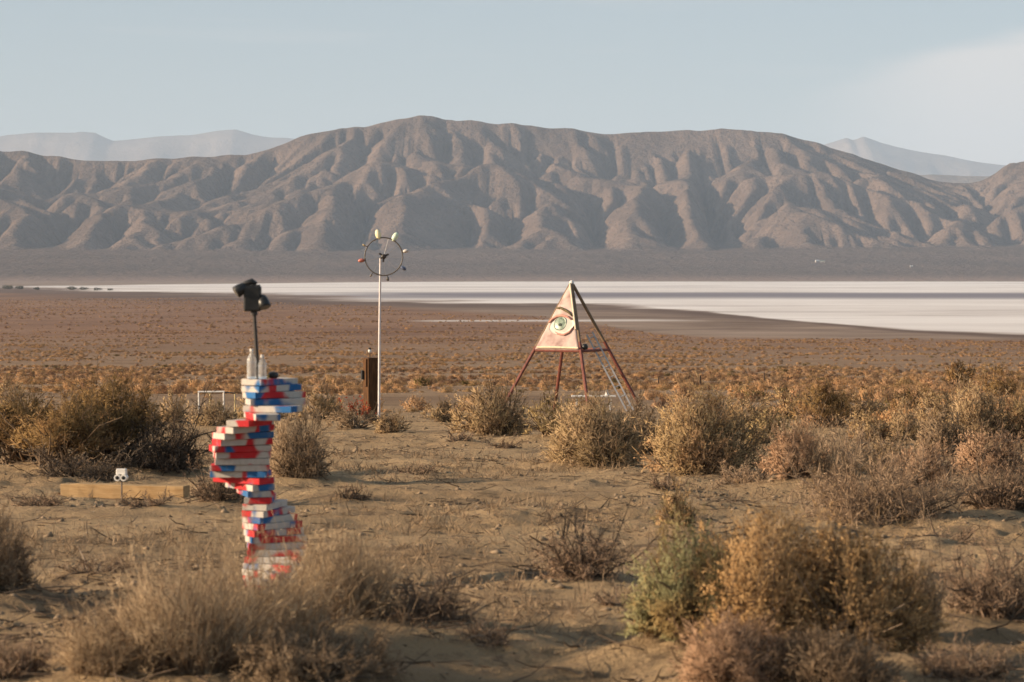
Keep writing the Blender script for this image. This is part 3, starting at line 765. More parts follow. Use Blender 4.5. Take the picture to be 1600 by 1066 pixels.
# ------------------------------------------------------------------ tufts over the plain
def tuft_mesh(kind, seed, q):
    (sv, sf), (fv, ff) = shrub_geo('tan' if kind in ('gold', 'olive') else kind, seed, 1.0, 0.52, q, 0.026)
    V = np.concatenate([sv, fv]); Fq = np.concatenate([sf, ff + len(sv)])
    Fq, N = soft_normals(V, Fq, 0.5, 0.52, 0.06, 0.8)
    return new_mesh('tuft', V, Fq, TUFT_MAT[seed - 500], False, None, N)
TK = ['tan', 'gold', 'olive', 'brown', 'creosote', 'tan', 'olivetan', 'deaddark']
def tm(nm, c): return plant_mat(nm, [(0.05, tuple(v * 0.62 for v in c)), (0.5, c), (0.95, tuple(v * 1.28 for v in c))])
TUFT_MAT = [tm('tuft_tan', (0.504, 0.332, 0.196)), tm('tuft_ochre', (0.560, 0.352, 0.186)), tm('tuft_olive', (0.403, 0.275, 0.137)), tm('tuft_brown', (0.347, 0.209, 0.127)),
            tm('tuft_green', (0.224, 0.168, 0.073)), tm('tuft_buff', (0.582, 0.377, 0.221)), tm('tuft_olive_tan', (0.504, 0.337, 0.176)), tm('tuft_dark', (0.151, 0.099, 0.069))]
tuft_meshes = [tuft_mesh(k, 500 + i, 0.10 if k != 'deaddark' else 0.25) for i, k in enumerate(TK)]
TUFT_LABEL = {'tan': ('tan dried tuft', 'bush'), 'gold': ('golden dried tuft', 'bush'), 'olive': ('olive tinted tuft', 'bush'), 'brown': ('dull brown tuft', 'bush'),
              'creosote': ('dark green tuft', 'bush'), 'olivetan': ('olive tan tuft', 'bush'), 'deaddark': ('dark dead tuft', 'bush')}
def scatter(n, d0, d1, seed):
    rng = np.random.default_rng(seed)
    # uniform over area inside a wedge a little wider than the view
    d = np.sqrt(d0 ** 2 + (d1 ** 2 - d0 ** 2) * rng.random(n)); u = (rng.random(n) * 2 - 1) * 0.30
    return d * u, d, rng
def tuft_set(n, d0, d1, seed, smin, smax):
    x, y, rng = scatter(n, d0, d1, seed)
    dens = 0.36 + 1.9 * fbm(x, y, 13, 3, 71) + 1.3 * fbm(x, y, 75, 3, 81)
    bx = (x * F / y + 800)
    right = np.clip((bx - 1000) / 300, 0, 1)
    keep = rng.random(n) < np.clip(dens + 0.16 * right * (y < 330), 0.03, 1)
    keep &= (y > 62 - 22 * right + 3 * fbm(x, y, 9, 2, 5))           # the sandy clearing stays open
    keep &= ~((np.abs(x - at(893, 640)[0]) < 2.9) & (np.abs(y - at(893, 640)[1] + 5) < 8.5) & (rng.random(n) < 0.85))
    keep &= y < along(TLINE, x) * (0.95 + 0.16 * fbm(x, y, 120, 3, 14))   # none on the pan
    x = x[keep]; y = y[keep]; n = len(x)
    s = smin + (smax - smin) * rng.random(n) ** 2.4
    bx = (x * F / y + 800); right = np.clip((bx - 900) / 350, 0, 1)
    tone = fbm(x, y, 45, 3, 91) + 0.35 * fbm(x, y, 8, 2, 92)
    p = rng.random(n)
    dark = np.exp(-((y - 250 - 60 * tone) / 85) ** 2) * (1 - 0.55 * right)   # a duskier belt of brush at middle distance
    idx = np.zeros(n, int)
    idx = np.where(p < 0.30, 0, np.where(p < 0.48, 5, np.where(p < 0.62, 3, np.where(p < 0.76, 1, np.where(p < 0.86, 6, np.where(p < 0.92, 2, np.where(p < 0.96, 4, 7)))))))
    idx = np.where((rng.random(n) < dark * 0.5), np.where(rng.random(n) < 0.55, 3, 7), idx)
    idx = np.where((tone > 0.15) & (rng.random(n) < 0.5), 1, idx)
    idx = np.where((y > 700) & (rng.random(n) < 0.35), 3, idx)
    rot = rng.random(n) * 6.283
    return x, y, s, idx, rot
sets = [tuft_set(8200, 40, 150, 1, 0.22, 1.0), tuft_set(26000, 150, 420, 2, 0.28, 1.25), tuft_set(40000, 420, 1000, 3, 0.45, 1.5), tuft_set(26000, 1000, 2700, 4, 0.9, 2.8)]
TX, TY, TS, TI, TR = [np.concatenate([s[k] for s in sets]) for k in range(5)]
inview = np.abs(TX / TY) < 0.213
app = np.where(inview, TS / TY, 0)
order = np.argsort(-app)
cnt = {}; single = []
for j in order:
    if len(single) >= 230: break
    single.append(j)
first = {}
def tuft_tag(o, j, k):
    bx = TX[j] / TY[j] * F + 800; nm = TUFT_LABEL[k][0]
    reg = ('left of the spiral sculpture' if bx < 330 else 'between sculpture and wheel pole' if bx < 590 else 'between wheel pole and pyramid' if bx < 790 else 'behind the pyramid' if bx < 1005 else 'just right of the pyramid' if bx < 1200 else 'at right' if bx < 1400 else 'near the right edge')
    dep = 'nearer' if TY[j] < 75 else 'farther'
    tag(o, '%s on the plain %s, one of the %s ones' % (nm, reg, dep), 'tuft', '%s %ss %s' % (dep, nm, reg))
for j in single:
    k = TK[TI[j]]
    o = obj('desert_tuft', tuft_meshes[TI[j]], None, (TX[j], TY[j], gz(TX[j], TY[j]) - 0.02), (0, 0, TR[j]))
    o.scale = (TS[j], TS[j], TS[j] * (0.75 + 0.5 * ((j * 37) % 100) / 100))
    tuft_tag(o, j, k)
    first.setdefault(int(TI[j]), o)
rest = np.ones(len(TX), bool); rest[single] = False
# the source of each kind of far tuft is one of the single tufts
for k in range(len(TK)):
    if k not in first:
        jj = [j for j in order if TI[j] == k and j not in single][0]
        o = obj('desert_tuft', tuft_meshes[k], None, (TX[jj], TY[jj], gz(TX[jj], TY[jj]) - 0.02), (0, 0, TR[jj])); o.scale = (TS[jj],) * 3
        tuft_tag(o, jj, TK[k])
        rest[jj] = False; first[k] = o
def build_tuft_cover():
    x = TX[rest]; y = TY[rest]; z = ground_h(x, y) - 0.02
    me = new_mesh('plain_tufts', np.stack([x, y, z], -1), [], None, False, {'size': TS[rest], 'turn': TR[rest]})
    a = me.attributes.new('which', 'INT', 'POINT'); a.data.foreach_set('value', TI[rest].astype(np.int32))
    o = obj('plain_tufts', me); tag(o, kind='stuff')
    ng = bpy.data.node_groups.new('tuft_cover', 'GeometryNodeTree')
    ng.interface.new_socket('Geometry', in_out='INPUT', socket_type='NodeSocketGeometry'); ng.interface.new_socket('Geometry', in_out='OUTPUT', socket_type='NodeSocketGeometry')
    g = NT(ng); gi = g.node('NodeGroupInput'); go = g.node('NodeGroupOutput')
    m2p = g.node('GeometryNodeMeshToPoints'); g.l.new(gi.outputs[0], m2p.inputs['Mesh'])
    join = g.node('GeometryNodeJoinGeometry')
    for k in reversed(range(len(TK))):
        oi = g.node('GeometryNodeObjectInfo'); oi.inputs['Object'].default_value = first[k]; oi.inputs['As Instance'].default_value = True
        g.l.new(oi.outputs['Geometry'], join.inputs[0])
    iop = g.node('GeometryNodeInstanceOnPoints'); g.l.new(m2p.outputs[0], iop.inputs['Points']); g.l.new(join.outputs[0], iop.inputs['Instance'])
    iop.inputs['Pick Instance'].default_value = True
    def na(nm, typ):
        n = g.node('GeometryNodeInputNamedAttribute', data_type=typ); n.inputs[0].default_value = nm; return n.outputs[0]
    g.l.new(na('which', 'INT'), iop.inputs['Instance Index'])
    cx = g.node('ShaderNodeCombineXYZ'); g.l.new(na('turn', 'FLOAT'), cx.inputs[2]); e2r = g.node('FunctionNodeEulerToRotation'); g.l.new(cx.outputs[0], e2r.inputs[0]); g.l.new(e2r.outputs[0], iop.inputs['Rotation'])
    sz = na('size', 'FLOAT'); c3 = g.node('ShaderNodeCombineXYZ'); g.l.new(sz, c3.inputs[0]); g.l.new(sz, c3.inputs[1]); g.l.new(g.math('MULTIPLY', sz, 0.72), c3.inputs[2]); g.l.new(c3.outputs[0], iop.inputs['Scale'])
    g.l.new(iop.outputs[0], go.inputs[0])
    md = o.modifiers.new('tufts', 'NODES'); md.node_group = ng
build_tuft_cover()

# ------------------------------------------------------------------ twigs and clods strewn over the sand
def build_litter():
    rng = np.random.default_rng(21)
    n = 64000; d = 9.5 + 50 * rng.random(n) ** 1.35; u = (rng.random(n) * 2 - 1) * 0.27; x = d * u; y = d
    dens = 0.10 + 1.6 * np.clip(fbm(x, y, 1.9, 4, 33) - 0.05, 0, 1) + 0.5 * np.clip(fbm(x, y, 6, 2, 35), 0, 1)
    k = rng.random(n) < dens; x = x[k]; y = y[k]; n = len(x); z = ground_h(x, y)
    half = n // 2
    base = np.stack([x, y, z], 1)
    a = rng.random(half) * 6.283
    L = 0.05 + 0.22 * rng.random(half) ** 2
    P = bent(base[:half] + np.array([0, 0, 0.006]), norm(np.stack([np.cos(a), np.sin(a), 0.12 * rng.random(half)], 1)), L, 3, rng, 0.25)
    v, f = tubes(P, (0.0025 + 0.0035 * rng.random((half, 1))) * np.array([[1, 0.9, 0.5]]))
    o = obj('ground_twigs', new_mesh('ground_twigs', v, f, STEM['dead'])); tag(o, kind='stuff')
    m = n - half; c = base[half:]
    oc = np.array([(1, 0, 0), (-1, 0, 0), (0, 1, 0), (0, -1, 0), (0, 0, 1), (0, 0, -0.6)], float)
    sz = (0.006 + 0.034 * rng.random(m) ** 4)[:, None, None]
    V = c[:, None] + sz * (oc[None] * (0.6 + 0.7 * rng.random((m, 6, 1))) + rng.normal(size=(m, 6, 3)) * 0.18) * np.array([1.2, 1.2, 0.75])
    tri = np.array([(0, 2, 4), (2, 1, 4), (1, 3, 4), (3, 0, 4), (2, 0, 5), (1, 2, 5), (3, 1, 5), (0, 3, 5)])
    f = (np.arange(m)[:, None, None] * 6 + tri[None]).reshape(-1, 3)
    cm = mottled('clod_soil', (0.15, 0.11, 0.075), (0.30, 0.225, 0.15), 2.0, 0.95, 0.1)
    o = obj('ground_clods', new_mesh('ground_clods', V.reshape(-1, 3), f, cm)); tag(o, kind='stuff')
    # short dead stubble that breaks up the sand between the bushes
    n = 16000; d = 9.5 + 60 * rng.random(n); u = (rng.random(n) * 2 - 1) * 0.27; x = d * u; y = d
    k = rng.random(n) < np.clip(0.04 + 1.5 * (fbm(x, y, 3.1, 3, 53) - 0.08), 0.01, 1); x = x[k]; y = y[k]; n = len(x)
    base = np.stack([x, y, ground_h(x, y)], 1); per = 14
    b = np.repeat(base, per, 0) + rng.normal(size=(n * per, 3)) * np.array([0.035, 0.035, 0])
    P = bent(b, norm(rng.normal(size=(n * per, 3)) * 0.6 + np.array([0, 0, 0.6])), 0.03 + 0.09 * rng.random(n * per), 3, rng, 0.3)
    v, f = blades(P[:, 0], P[:, 2] - P[:, 0], np.linalg.norm(P[:, 2] - P[:, 0], axis=1), np.repeat(0.0016 + base[:, 1] * 0.00011, per), rng)
    o = obj('dry_stubble', new_mesh('dry_stubble', v, f, FOL['brown'])); tag(o, kind='stuff')
build_litter()

# ================================================================== things people put up
def bar(name, a, b, rad, mat, parent, sides=8):
    mb = MB(); mb.tube([a, b], rad, sides); return mb.build(name, mat, parent, smooth=False)

steel_red = mottled('red_oxide_steel', (0.10, 0.030, 0.022), (0.22, 0.065, 0.045), 9.0, 0.6, 0.4, c3=(0.30, 0.17, 0.12))
steel_grey = mottled('galvanised_pipe', (0.42, 0.42, 0.43), (0.62, 0.62, 0.62), 14.0, 0.45, 0.5, 0.3)
white_paint = mottled('chalky_white_paint', (0.60, 0.57, 0.53), (0.80, 0.78, 0.74), 10.0, 0.6, 0.3)
black_plastic = mottled('black_plastic', (0.010, 0.011, 0.012), (0.022, 0.023, 0.024), 20.0, 0.38, 0.4)
black_iron = mottled('dark_iron', (0.018, 0.016, 0.015), (0.05, 0.04, 0.035), 20.0, 0.5, 0.4)

# ---- spiral sculpture of painted boards
def paint_mat():
    m, t, b = principled('sprayed_boards', 0.55, 0.3)
    co = t.node('ShaderNodeTexCoord').outputs['Object']; oi = t.node('ShaderNodeObjectInfo')
    vv = t.node('ShaderNodeVectorMath', operation='ADD'); t.l.new(co, vv.inputs[0])
    cx = t.node('ShaderNodeCombineXYZ')
    for k, f in enumerate((37.0, 91.0, 53.0)): t.l.new(t.math('MULTIPLY', oi.outputs['Random'], f), cx.inputs[k])
    t.l.new(cx.outputs[0], vv.inputs[1])
    sv = t.scale_vec(vv.outputs[0], (1, 1, 0.6))
    n1 = t.noise(sv, 5.6, 2.0, 0.45); 
    sh = t.node('ShaderNodeVectorMath', operation='ADD'); t.l.new(sv, sh.inputs[0]); sh.inputs[1].default_value = (13.1, 7.7, 3.3)
    n2 = t.noise(sh.outputs[0], 4.6, 2.0, 0.45)
    wood = t.mix(t.noise(sv, 60.0, 4.0, 0.6), (0.40, 0.365, 0.33), (0.56, 0.52, 0.465))
    c = t.mix(t.step(n1, 0.49, 0.55), wood, (0.50, 0.022, 0.028))
    c = t.mix(t.step(n2, 0.565, 0.625), c, (0.018, 0.115, 0.30))
    c = t.mix(t.math('MULTIPLY', t.step(t.noise(sv, 26.0, 6.0, 0.7), 0.5, 0.72), 0.4), c, (0.25, 0.20, 0.16))          # scuffs and dust
    t.l.new(c, b.inputs['Base Color']); b.inputs['Roughness'].default_value = 0.8
    set_bump(t, b, t.noise(t.scale_vec(co, (6, 60, 60)), 3.0, 4.0, 0.6), 0.5, 0.003)
    return m
SCX, SCY = at(403, 925); SCY = 14.0; SCX = (403 - 800) / F * SCY
sc_z = gz(SCX, SCY)
scu = F / SCY                                        # photo pixels per metre there
angles = [55, 48, 36, 18, -22, -72, -110, -132, -146, -154, -160, -166, -172, -178, 172, 150, 126, 108, 90, 74, 62, 52, 42, 32, 20, 10, 2, -12, -30, -48, -62, -74]
def build_spiral():
    root = empty('spiral_sculpture', (SCX, SCY, sc_z))
    tag(root, 'twisting stack of red, white and blue sprayed boards on a rod, standing in straw', 'sculpture')
    pm = paint_mat(); topz = at_depth(403, 592, SCY).z - sc_z
    n = len(angles); T = topz / n; rng = random.Random(5)
    meshes = []
    for i, a in enumerate(angles):
        L = 0.325 + rng.uniform(-0.012, 0.015); W = 0.148 + rng.uniform(-0.006, 0.006); t = T - 0.0022
        mb = MB(); mb.box((L / 2 - 0.062, 0, 0), (L, W, t), Matrix.Rotation(rng.uniform(-0.012, 0.012), 3, 'Y'))
        mb.build('board', pm, root, bevel=0.0025, loc=(0, 0, topz - (i + 0.5) * T), rot=(rng.uniform(-0.012, 0.012), 0, R(a)))
    r = MB(); zt = at_depth(397, 485, SCY).z - sc_z; lean = at_depth(397, 485, SCY).x - SCX
    r.tube([(0, 0, -0.1), (0, 0, topz + 0.002), (lean, 0, zt)], [0.012, 0.012, 0.0105], 10); r.build('rod', black_iron, root)
    return topz, zt, lean
sp_top, sp_rod, sp_lean = build_spiral()

glass = bpy.data.materials.new('clear_plastic'); glass.use_nodes = True
_b = glass.node_tree.nodes['Principled BSDF']; _b.inputs['Base Color'].default_value = (0.92, 0.92, 0.90, 1); _b.inputs['Roughness'].default_value = 0.18
_b.inputs['Transmission Weight'].default_value = 0.75; _b.inputs['IOR'].default_value = 1.3
def bottle(dx, dy, h, rad, label, cap_mat=None):
    e = empty('clear_bottle', (SCX + dx, SCY + dy, sc_z + sp_top + 0.001)); tag(e, label, 'bottle')
    prof = [(rad * 0.8, 0), (rad, 0.008)]
    nz = 7
    for k in range(nz):
        z = 0.02 + (h * 0.62 - 0.02) * k / (nz - 1); prof += [(rad * (0.9 if k % 2 else 1.0), z)]
    prof += [(rad * 0.95, h * 0.72), (rad * 0.55, h * 0.86), (rad * 0.36, h * 0.92), (rad * 0.36, h)]
    mb = MB(); mb.lathe(prof, sides=18); mb.build('bottle_body', glass, e, smooth=True)
    c = MB(); c.lathe([(rad * 0.42, h + 0.0005), (rad * 0.42, h + 0.014)], sides=14); c.build('bottle_cap', white_paint, e)
bottle(-0.033, -0.036, 0.160, 0.029, 'taller clear ribbed plastic bottle left of the rod on top of the boards')
bottle(0.028, -0.036, 0.125, 0.027, 'shorter clear ribbed plastic bottle right of the rod on top of the boards')
# small dark car-shaped toy lying on the top board
def toy():
    e = empty('dark_trinket', (SCX + 0.085, SCY + 0.035, sc_z + sp_top + 0.001), R(30)); tag(e, 'little black trinket with a yellow end lying on the topmost board', 'trinket')
    mb = MB(); mb.lathe([(0.020, 0.0), (0.030, 0.008), (0.030, 0.026), (0.018, 0.038)], sides=12); mb.build('body', black_plastic, e, smooth=True)
    c = MB(); c.box((-0.042, 0, 0.012), (0.022, 0.022, 0.022)); c.build('yellow_end', mottled('dull_yellow', (0.50, 0.28, 0.05), (0.62, 0.38, 0.08), 30), e, bevel=0.003)
toy()
def twin_lamp():
    zc = sc_z + sp_rod; x = SCX + sp_lean
    e = empty('twin_head_lamp', (x, SCY, zc)); tag(e, 'black box lamp with two hooded heads on top of the sculpture rod', 'lamp')
    mb = MB(); mb.box((-0.008, 0, 0.068), (0.100, 0.062, 0.148)); mb.build('lamp_box', black_plastic, e, bevel=0.010)
    c = MB(); c.box((-0.008, 0, 0.1455), (0.086, 0.05, 0.006)); c.build('box_lid', black_plastic, e, bevel=0.002)
    s = MB(); s.lathe([(0.020, -0.030), (0.020, -0.0065)], sides=12); s.build('socket', black_iron, e)
    for (p, d, nm) in (((-0.052, 0.0, 0.140), (-0.75, -0.25, -0.55), 'lamp_head'), ((0.046, 0.0, 0.075), (0.30, -0.35, -0.85), 'lamp_head')):
        dv = Vector(d).normalized(); q = dv.to_track_quat('Z', 'Y').to_matrix()
        h = MB(); h.lathe([(0.014, -0.012), (0.026, 0.0), (0.034, 0.030), (0.037, 0.062), (0.033, 0.066)], p, 16, q); ho = h.build(nm, black_plastic, e, smooth=True)
        l = MB(); l.lathe([(0.029, 0.0665), (0.027, 0.069)], p, 16, q); l.build('lens', mottled('lamp_lens', (0.10, 0.10, 0.10), (0.16, 0.16, 0.16), 30, 0.15), ho)
        a = MB(); a.tube([Vector(p), Vector((-0.008 + (0.035 if p[0] > 0 else -0.02), 0, p[2] + 0.012))], 0.013, 8); a.build('arm', black_plastic, e)
    hb = MB(); hb.tube([(-0.064, 0, 0.118), (-0.048, 0, 0.155), (-0.012, 0, 0.168), (0.012, 0, 0.150)], [0.014, 0.018, 0.019, 0.015], 10); hb.build('bracket', black_plastic, e, smooth=True)
twin_lamp()

# ---- timber and twin-eyed box
TBX0, TBY0 = at(100, 776); TBX1, TBY1 = at(292, 779)
wood_pale = mottled('weathered_pine', (0.30, 0.19, 0.09), (0.45, 0.31, 0.165), 5.0, 0.85, 0.15, bump=0.004, c3=(0.24, 0.15, 0.08), stretch=(1, 8, 8))
def timber():
    d = Vector((TBX1 - TBX0, TBY1 - TBY0, 0)); L = d.length; k = TBY0 / F
    mx, my = (TBX0 + TBX1) / 2, (TBY0 + TBY1) / 2
    e = MB(); h = 21 * k
    nseg = 14
    for _ in (0,):
        v = []; f = []
        rng = random.Random(3)
        for i in range(nseg + 1):
            x = -L / 2 + L * i / nseg; j = [rng.uniform(-0.004, 0.004) for _ in range(4)]
            v += [(x, -0.075 + j[0], j[1]), (x, 0.075, 0.0), (x, 0.075, h + j[2]), (x, -0.075 + j[3], h + j[2])]
        for i in range(nseg):
            a = 4 * i
            for q in range(4): f.append((a + q, a + 4 + q, a + 4 + (q + 1) % 4, a + (q + 1) % 4))
        f += [(0, 1, 2, 3), (4 * nseg + 3, 4 * nseg + 2, 4 * nseg + 1, 4 * nseg)]
        e.add(v, f)
    o = e.build('timber_beam', wood_pale, None, bevel=0.006, loc=(mx, my, gz(mx, my) + 0.015), rot=(0, 0, math.atan2(d.y, d.x)))
    tag(o, 'pale squared timber lying on the sand in front of the thicket', 'timber')
    return my
timber()
def eyed_box():
    x, y = at(191, 781); y -= 0.05; k = y / F; z0 = gz(x, y)
    e = empty('twin_socket_box', (x, y, z0), R(-6)); tag(e, 'white box with two round dark eyes on a thin stake before the timber', 'box')
    zt = at_depth(191, 733, y).z - z0; zm = at_depth(191, 742, y).z - z0; zb = at_depth(191, 750.5, y).z - z0
    s = MB(); s.tube([(0.002, 0.012, -0.1), (0.0, 0.012, zm)], 0.007, 8); s.build('stake', mottled('stake_rust', (0.10, 0.08, 0.07), (0.22, 0.18, 0.16), 30), e)
    b = MB(); b.box((0, 0.012, (zm + zt) / 2 + 0.002), (16.5 * k, 0.05, zt - zm), taper=0.94); b.build('housing', white_paint, e, bevel=0.006)
    for sx in (-1, 1):
        c = (sx * 5.0 * k, 0.0, (zm + zb) / 2)
        M = Matrix.Rotation(R(90), 3, 'X')
        ring = MB(); ring.lathe([(3.2 * k, 0.035), (5.2 * k, 0.035), (5.2 * k, -0.030), (3.2 * k, -0.030)], c, 20, M); ro = ring.build('socket_ring', white_paint, e, smooth=False)
        ey = MB(); ey.lathe([(2.9 * k, 0.030), (2.9 * k, 0.0375), (1.2 * k, 0.040)], c, 16, M); ey.build('dark_socket', black_plastic, ro)
eyed_box()

# ---- wooden post, wind wheel on its pole
PX0, PY0 = at(581, 650); pk = PY0 / F
def post():
    z0 = gz(PX0, PY0); zt = at_depth(581, 559, PY0).z - z0
    e = empty('wooden_post', (PX0, PY0, z0), R(27)); tag(e, 'thick dark wooden post beside the thin wheel pole', 'post')
    a = 20.5 * pk
    wd = mottled('tarred_sleeper', (0.045, 0.024, 0.014), (0.13, 0.066, 0.031), 5.0, 0.85, 0.1, bump=0.01, stretch=(5, 5, 0.6))
    b = MB(); b.box((0, 0, zt / 2 - 0.1), (a, a, zt + 0.2)); b.build('post_shaft', wd, e, bevel=0.012)
    p = MB(); p.box((-a / 2 - 0.022, -0.02, zt * 0.74), (0.040, a * 0.55, zt * 0.48)); p.build('side_plank', wd, e, bevel=0.004)
    j = MB(); j.box((-a / 2 - 0.075, 0.03, zt * 0.70), (0.062, 0.07, 0.22)); j.build('junction_box', black_plastic, e, bevel=0.008)
    zl = zt
    wv = MB(); wv.tube([(-0.05, 0, zl - 0.02), (-0.055, 0, zl + 0.14)], 0.008, 8); wv.build('lamp_stem', black_iron, e)
    g = MB(); g.lathe([(0.012, 0.0), (0.038, 0.02), (0.042, 0.055), (0.03, 0.085), (0.012, 0.092)], (-0.055, 0, zl + 0.12), 14); g.build('lamp_globe', white_paint, e, smooth=True)
    c = MB(); c.lathe([(0.034, 0.0), (0.038, 0.03), (0.014, 0.05)], (-0.055, 0, zl + 0.206), 14); c.build('lamp_cap', black_plastic, e, smooth=True)
post()
WX, WY = at(592, 657)
def wheel():
    z0 = gz(WX, WY); k = WY / F
    e = empty('wind_wheel', (WX, WY, z0)); tag(e, 'hoop shaped wind wheel with small coloured cups on a tall thin pale pole', 'wind wheel')
    hub = at_depth(600, 401, WY) - Vector((WX, WY, z0)); pt = at_depth(594.5, 404, WY) - Vector((WX, WY, z0))
    mid = at_depth(593, 520, WY) - Vector((WX, WY, z0))
    p = MB(); p.tube([(0, 0, -0.3), mid, pt], [0.030, 0.027, 0.024], 10); p.build('pole', mottled('pale_pipe', (0.55, 0.50, 0.50), (0.74, 0.70, 0.68), 6, 0.5, 0.4), e)
    ax = MB(); ax.tube([pt + Vector((0, 0, 0.0)), hub + Vector((0.0, -0.10, 0))], 0.020, 8); ax.build('axle', black_iron, e)
    hubc = hub + Vector((0, -0.12, 0)); rr = 29.5 * k
    h = MB(); h.lathe([(0.030, -0.05), (0.055, -0.03), (0.055, 0.03), (0.03, 0.05)], hubc, 14, Matrix.Rotation(R(90), 3, 'X')); h.build('hub', black_iron, e)
    for a in (25, 145, 265):
        d = Vector((math.cos(R(a)), 0, math.sin(R(a)))); b = MB(); b.box(hubc + d * 0.075, (0.10, 0.03, 0.045), Matrix.Rotation(-R(a), 3, 'Y')); b.build('hub_lug', black_iron, e, bevel=0.006)
    rim = MB(); N = 56; ring = [hubc + Vector((math.cos(2 * math.pi * i / N), 0, math.sin(2 * math.pi * i / N))) * rr for i in range(N + 1)]
    rim.tube(ring, 0.0145, 8, cap=False); rim.build('rim', mottled('rim_steel', (0.07, 0.062, 0.056), (0.13, 0.115, 0.10), 12, 0.5, 0.4), e, smooth=True)
    wire = mottled('thin_wire', (0.30, 0.28, 0.26), (0.42, 0.38, 0.35), 20, 0.4, 0.4, 0.5)
    for i in range(9):
        a = 75 + 40 * i; d = Vector((math.cos(R(a)), 0, math.sin(R(a))))
        b = MB(); b.tube([hubc + d * 0.05, hubc + d * (rr - 0.015)], 0.006 if i == 0 else 0.0022, 6); b.build('spoke', wire if i else steel_grey, e)
    cols = [(104, (0.80, 0.72, 0.40), (0.86, 0.82, 0.62)), (60, (0.52, 0.70, 0.58), (0.84, 0.86, 0.62)), (14, (0.46, 0.42, 0.39), (0.70, 0.64, 0.60)), (-31, (0.06, 0.08, 0.14), (0.13, 0.16, 0.24)), (-80, (0.05, 0.045, 0.04), (0.10, 0.09, 0.08)), (-124, (0.12, 0.10, 0.08), (0.20, 0.17, 0.13)), (190, (0.34, 0.10, 0.08), (0.50, 0.18, 0.13)), (150, (0.34, 0.25, 0.14), (0.46, 0.36, 0.2))]
    for i, (a, c1, c2) in enumerate(cols):
        d = Vector((math.cos(R(a)), 0, math.sin(R(a)))); t = Vector((0, 0, 1)).cross(d)
        M = Matrix.Rotation(-R(a), 3, 'Y')
        # a shallow spoon: bowl of revolution squeezed along the spoke, on a short stalk
        w = (0.068, 0.066, 0.044, 0.046, 0.032, 0.024, 0.046, 0.024)[i]
        me = MB(); S = Matrix.Diagonal((1.75, 1, 1)); me.lathe([(0.010, 0.012), (w, 0.0), (w * 0.72, 0.022), (0.012, 0.036)], hubc + d * (rr + 0.085), 14, M @ S @ Matrix.Rotation(R(90), 3, 'X'))
        cm = mottled('cup_paint', c1, c2, 18, 0.35, 0.5)
        o = me.build('cup', cm, e, smooth=True)
        st = MB(); st.tube([hubc + d * (rr + 0.005), hubc + d * (rr + 0.06)], 0.007, 6); st.build('stalk', black_iron, o)
wheel()
def red_sprigs():
    for i, (px, py, h, label) in enumerate(((552, 648, 0.50, 'orange red dry sprig left of the wooden post'), (573, 650, 0.42, 'small red sprig at the foot of the wooden post'))):
        x, y = at(px, py + 6); y -= 0.6; rng = np.random.default_rng(60 + i)
        n = 18; d = norm(rng.normal(size=(n, 3)) * np.array([0.22, 0.22, 0.1]) + np.array([0, 0, 1.0]))
        P = bent(rng.normal(size=(n, 3)) * np.array([0.05, 0.05, 0]), d, h * (0.5 + 0.5 * rng.random(n)), 5, rng, 0.3)
        e = empty('red_sprig', (x, y, gz(x, y))); tag(e, label, 'plant')
        v, f = tubes(P, 0.008 * np.linspace(1, 0.5, 5)[None] * np.ones((n, 1))); obj('stems', new_mesh('stems', v, f, STEM['wood']), e)
        c, dv = pick(P, 260, rng, 0.45, 1.0); v, f = blades(c, dv * 3 + rng.normal(size=(260, 3)) * 0.4, 0.03 + 0.05 * rng.random(260), 0.010 + 0.008 * rng.random(260), rng)
        obj('leaves', new_mesh('leaves', v, f, plant_mat('rust_red_leaf', [(0.1, (0.26, 0.045, 0.025)), (0.6, (0.45, 0.10, 0.05)), (0.95, (0.5, 0.2, 0.1))])), e)
red_sprigs()

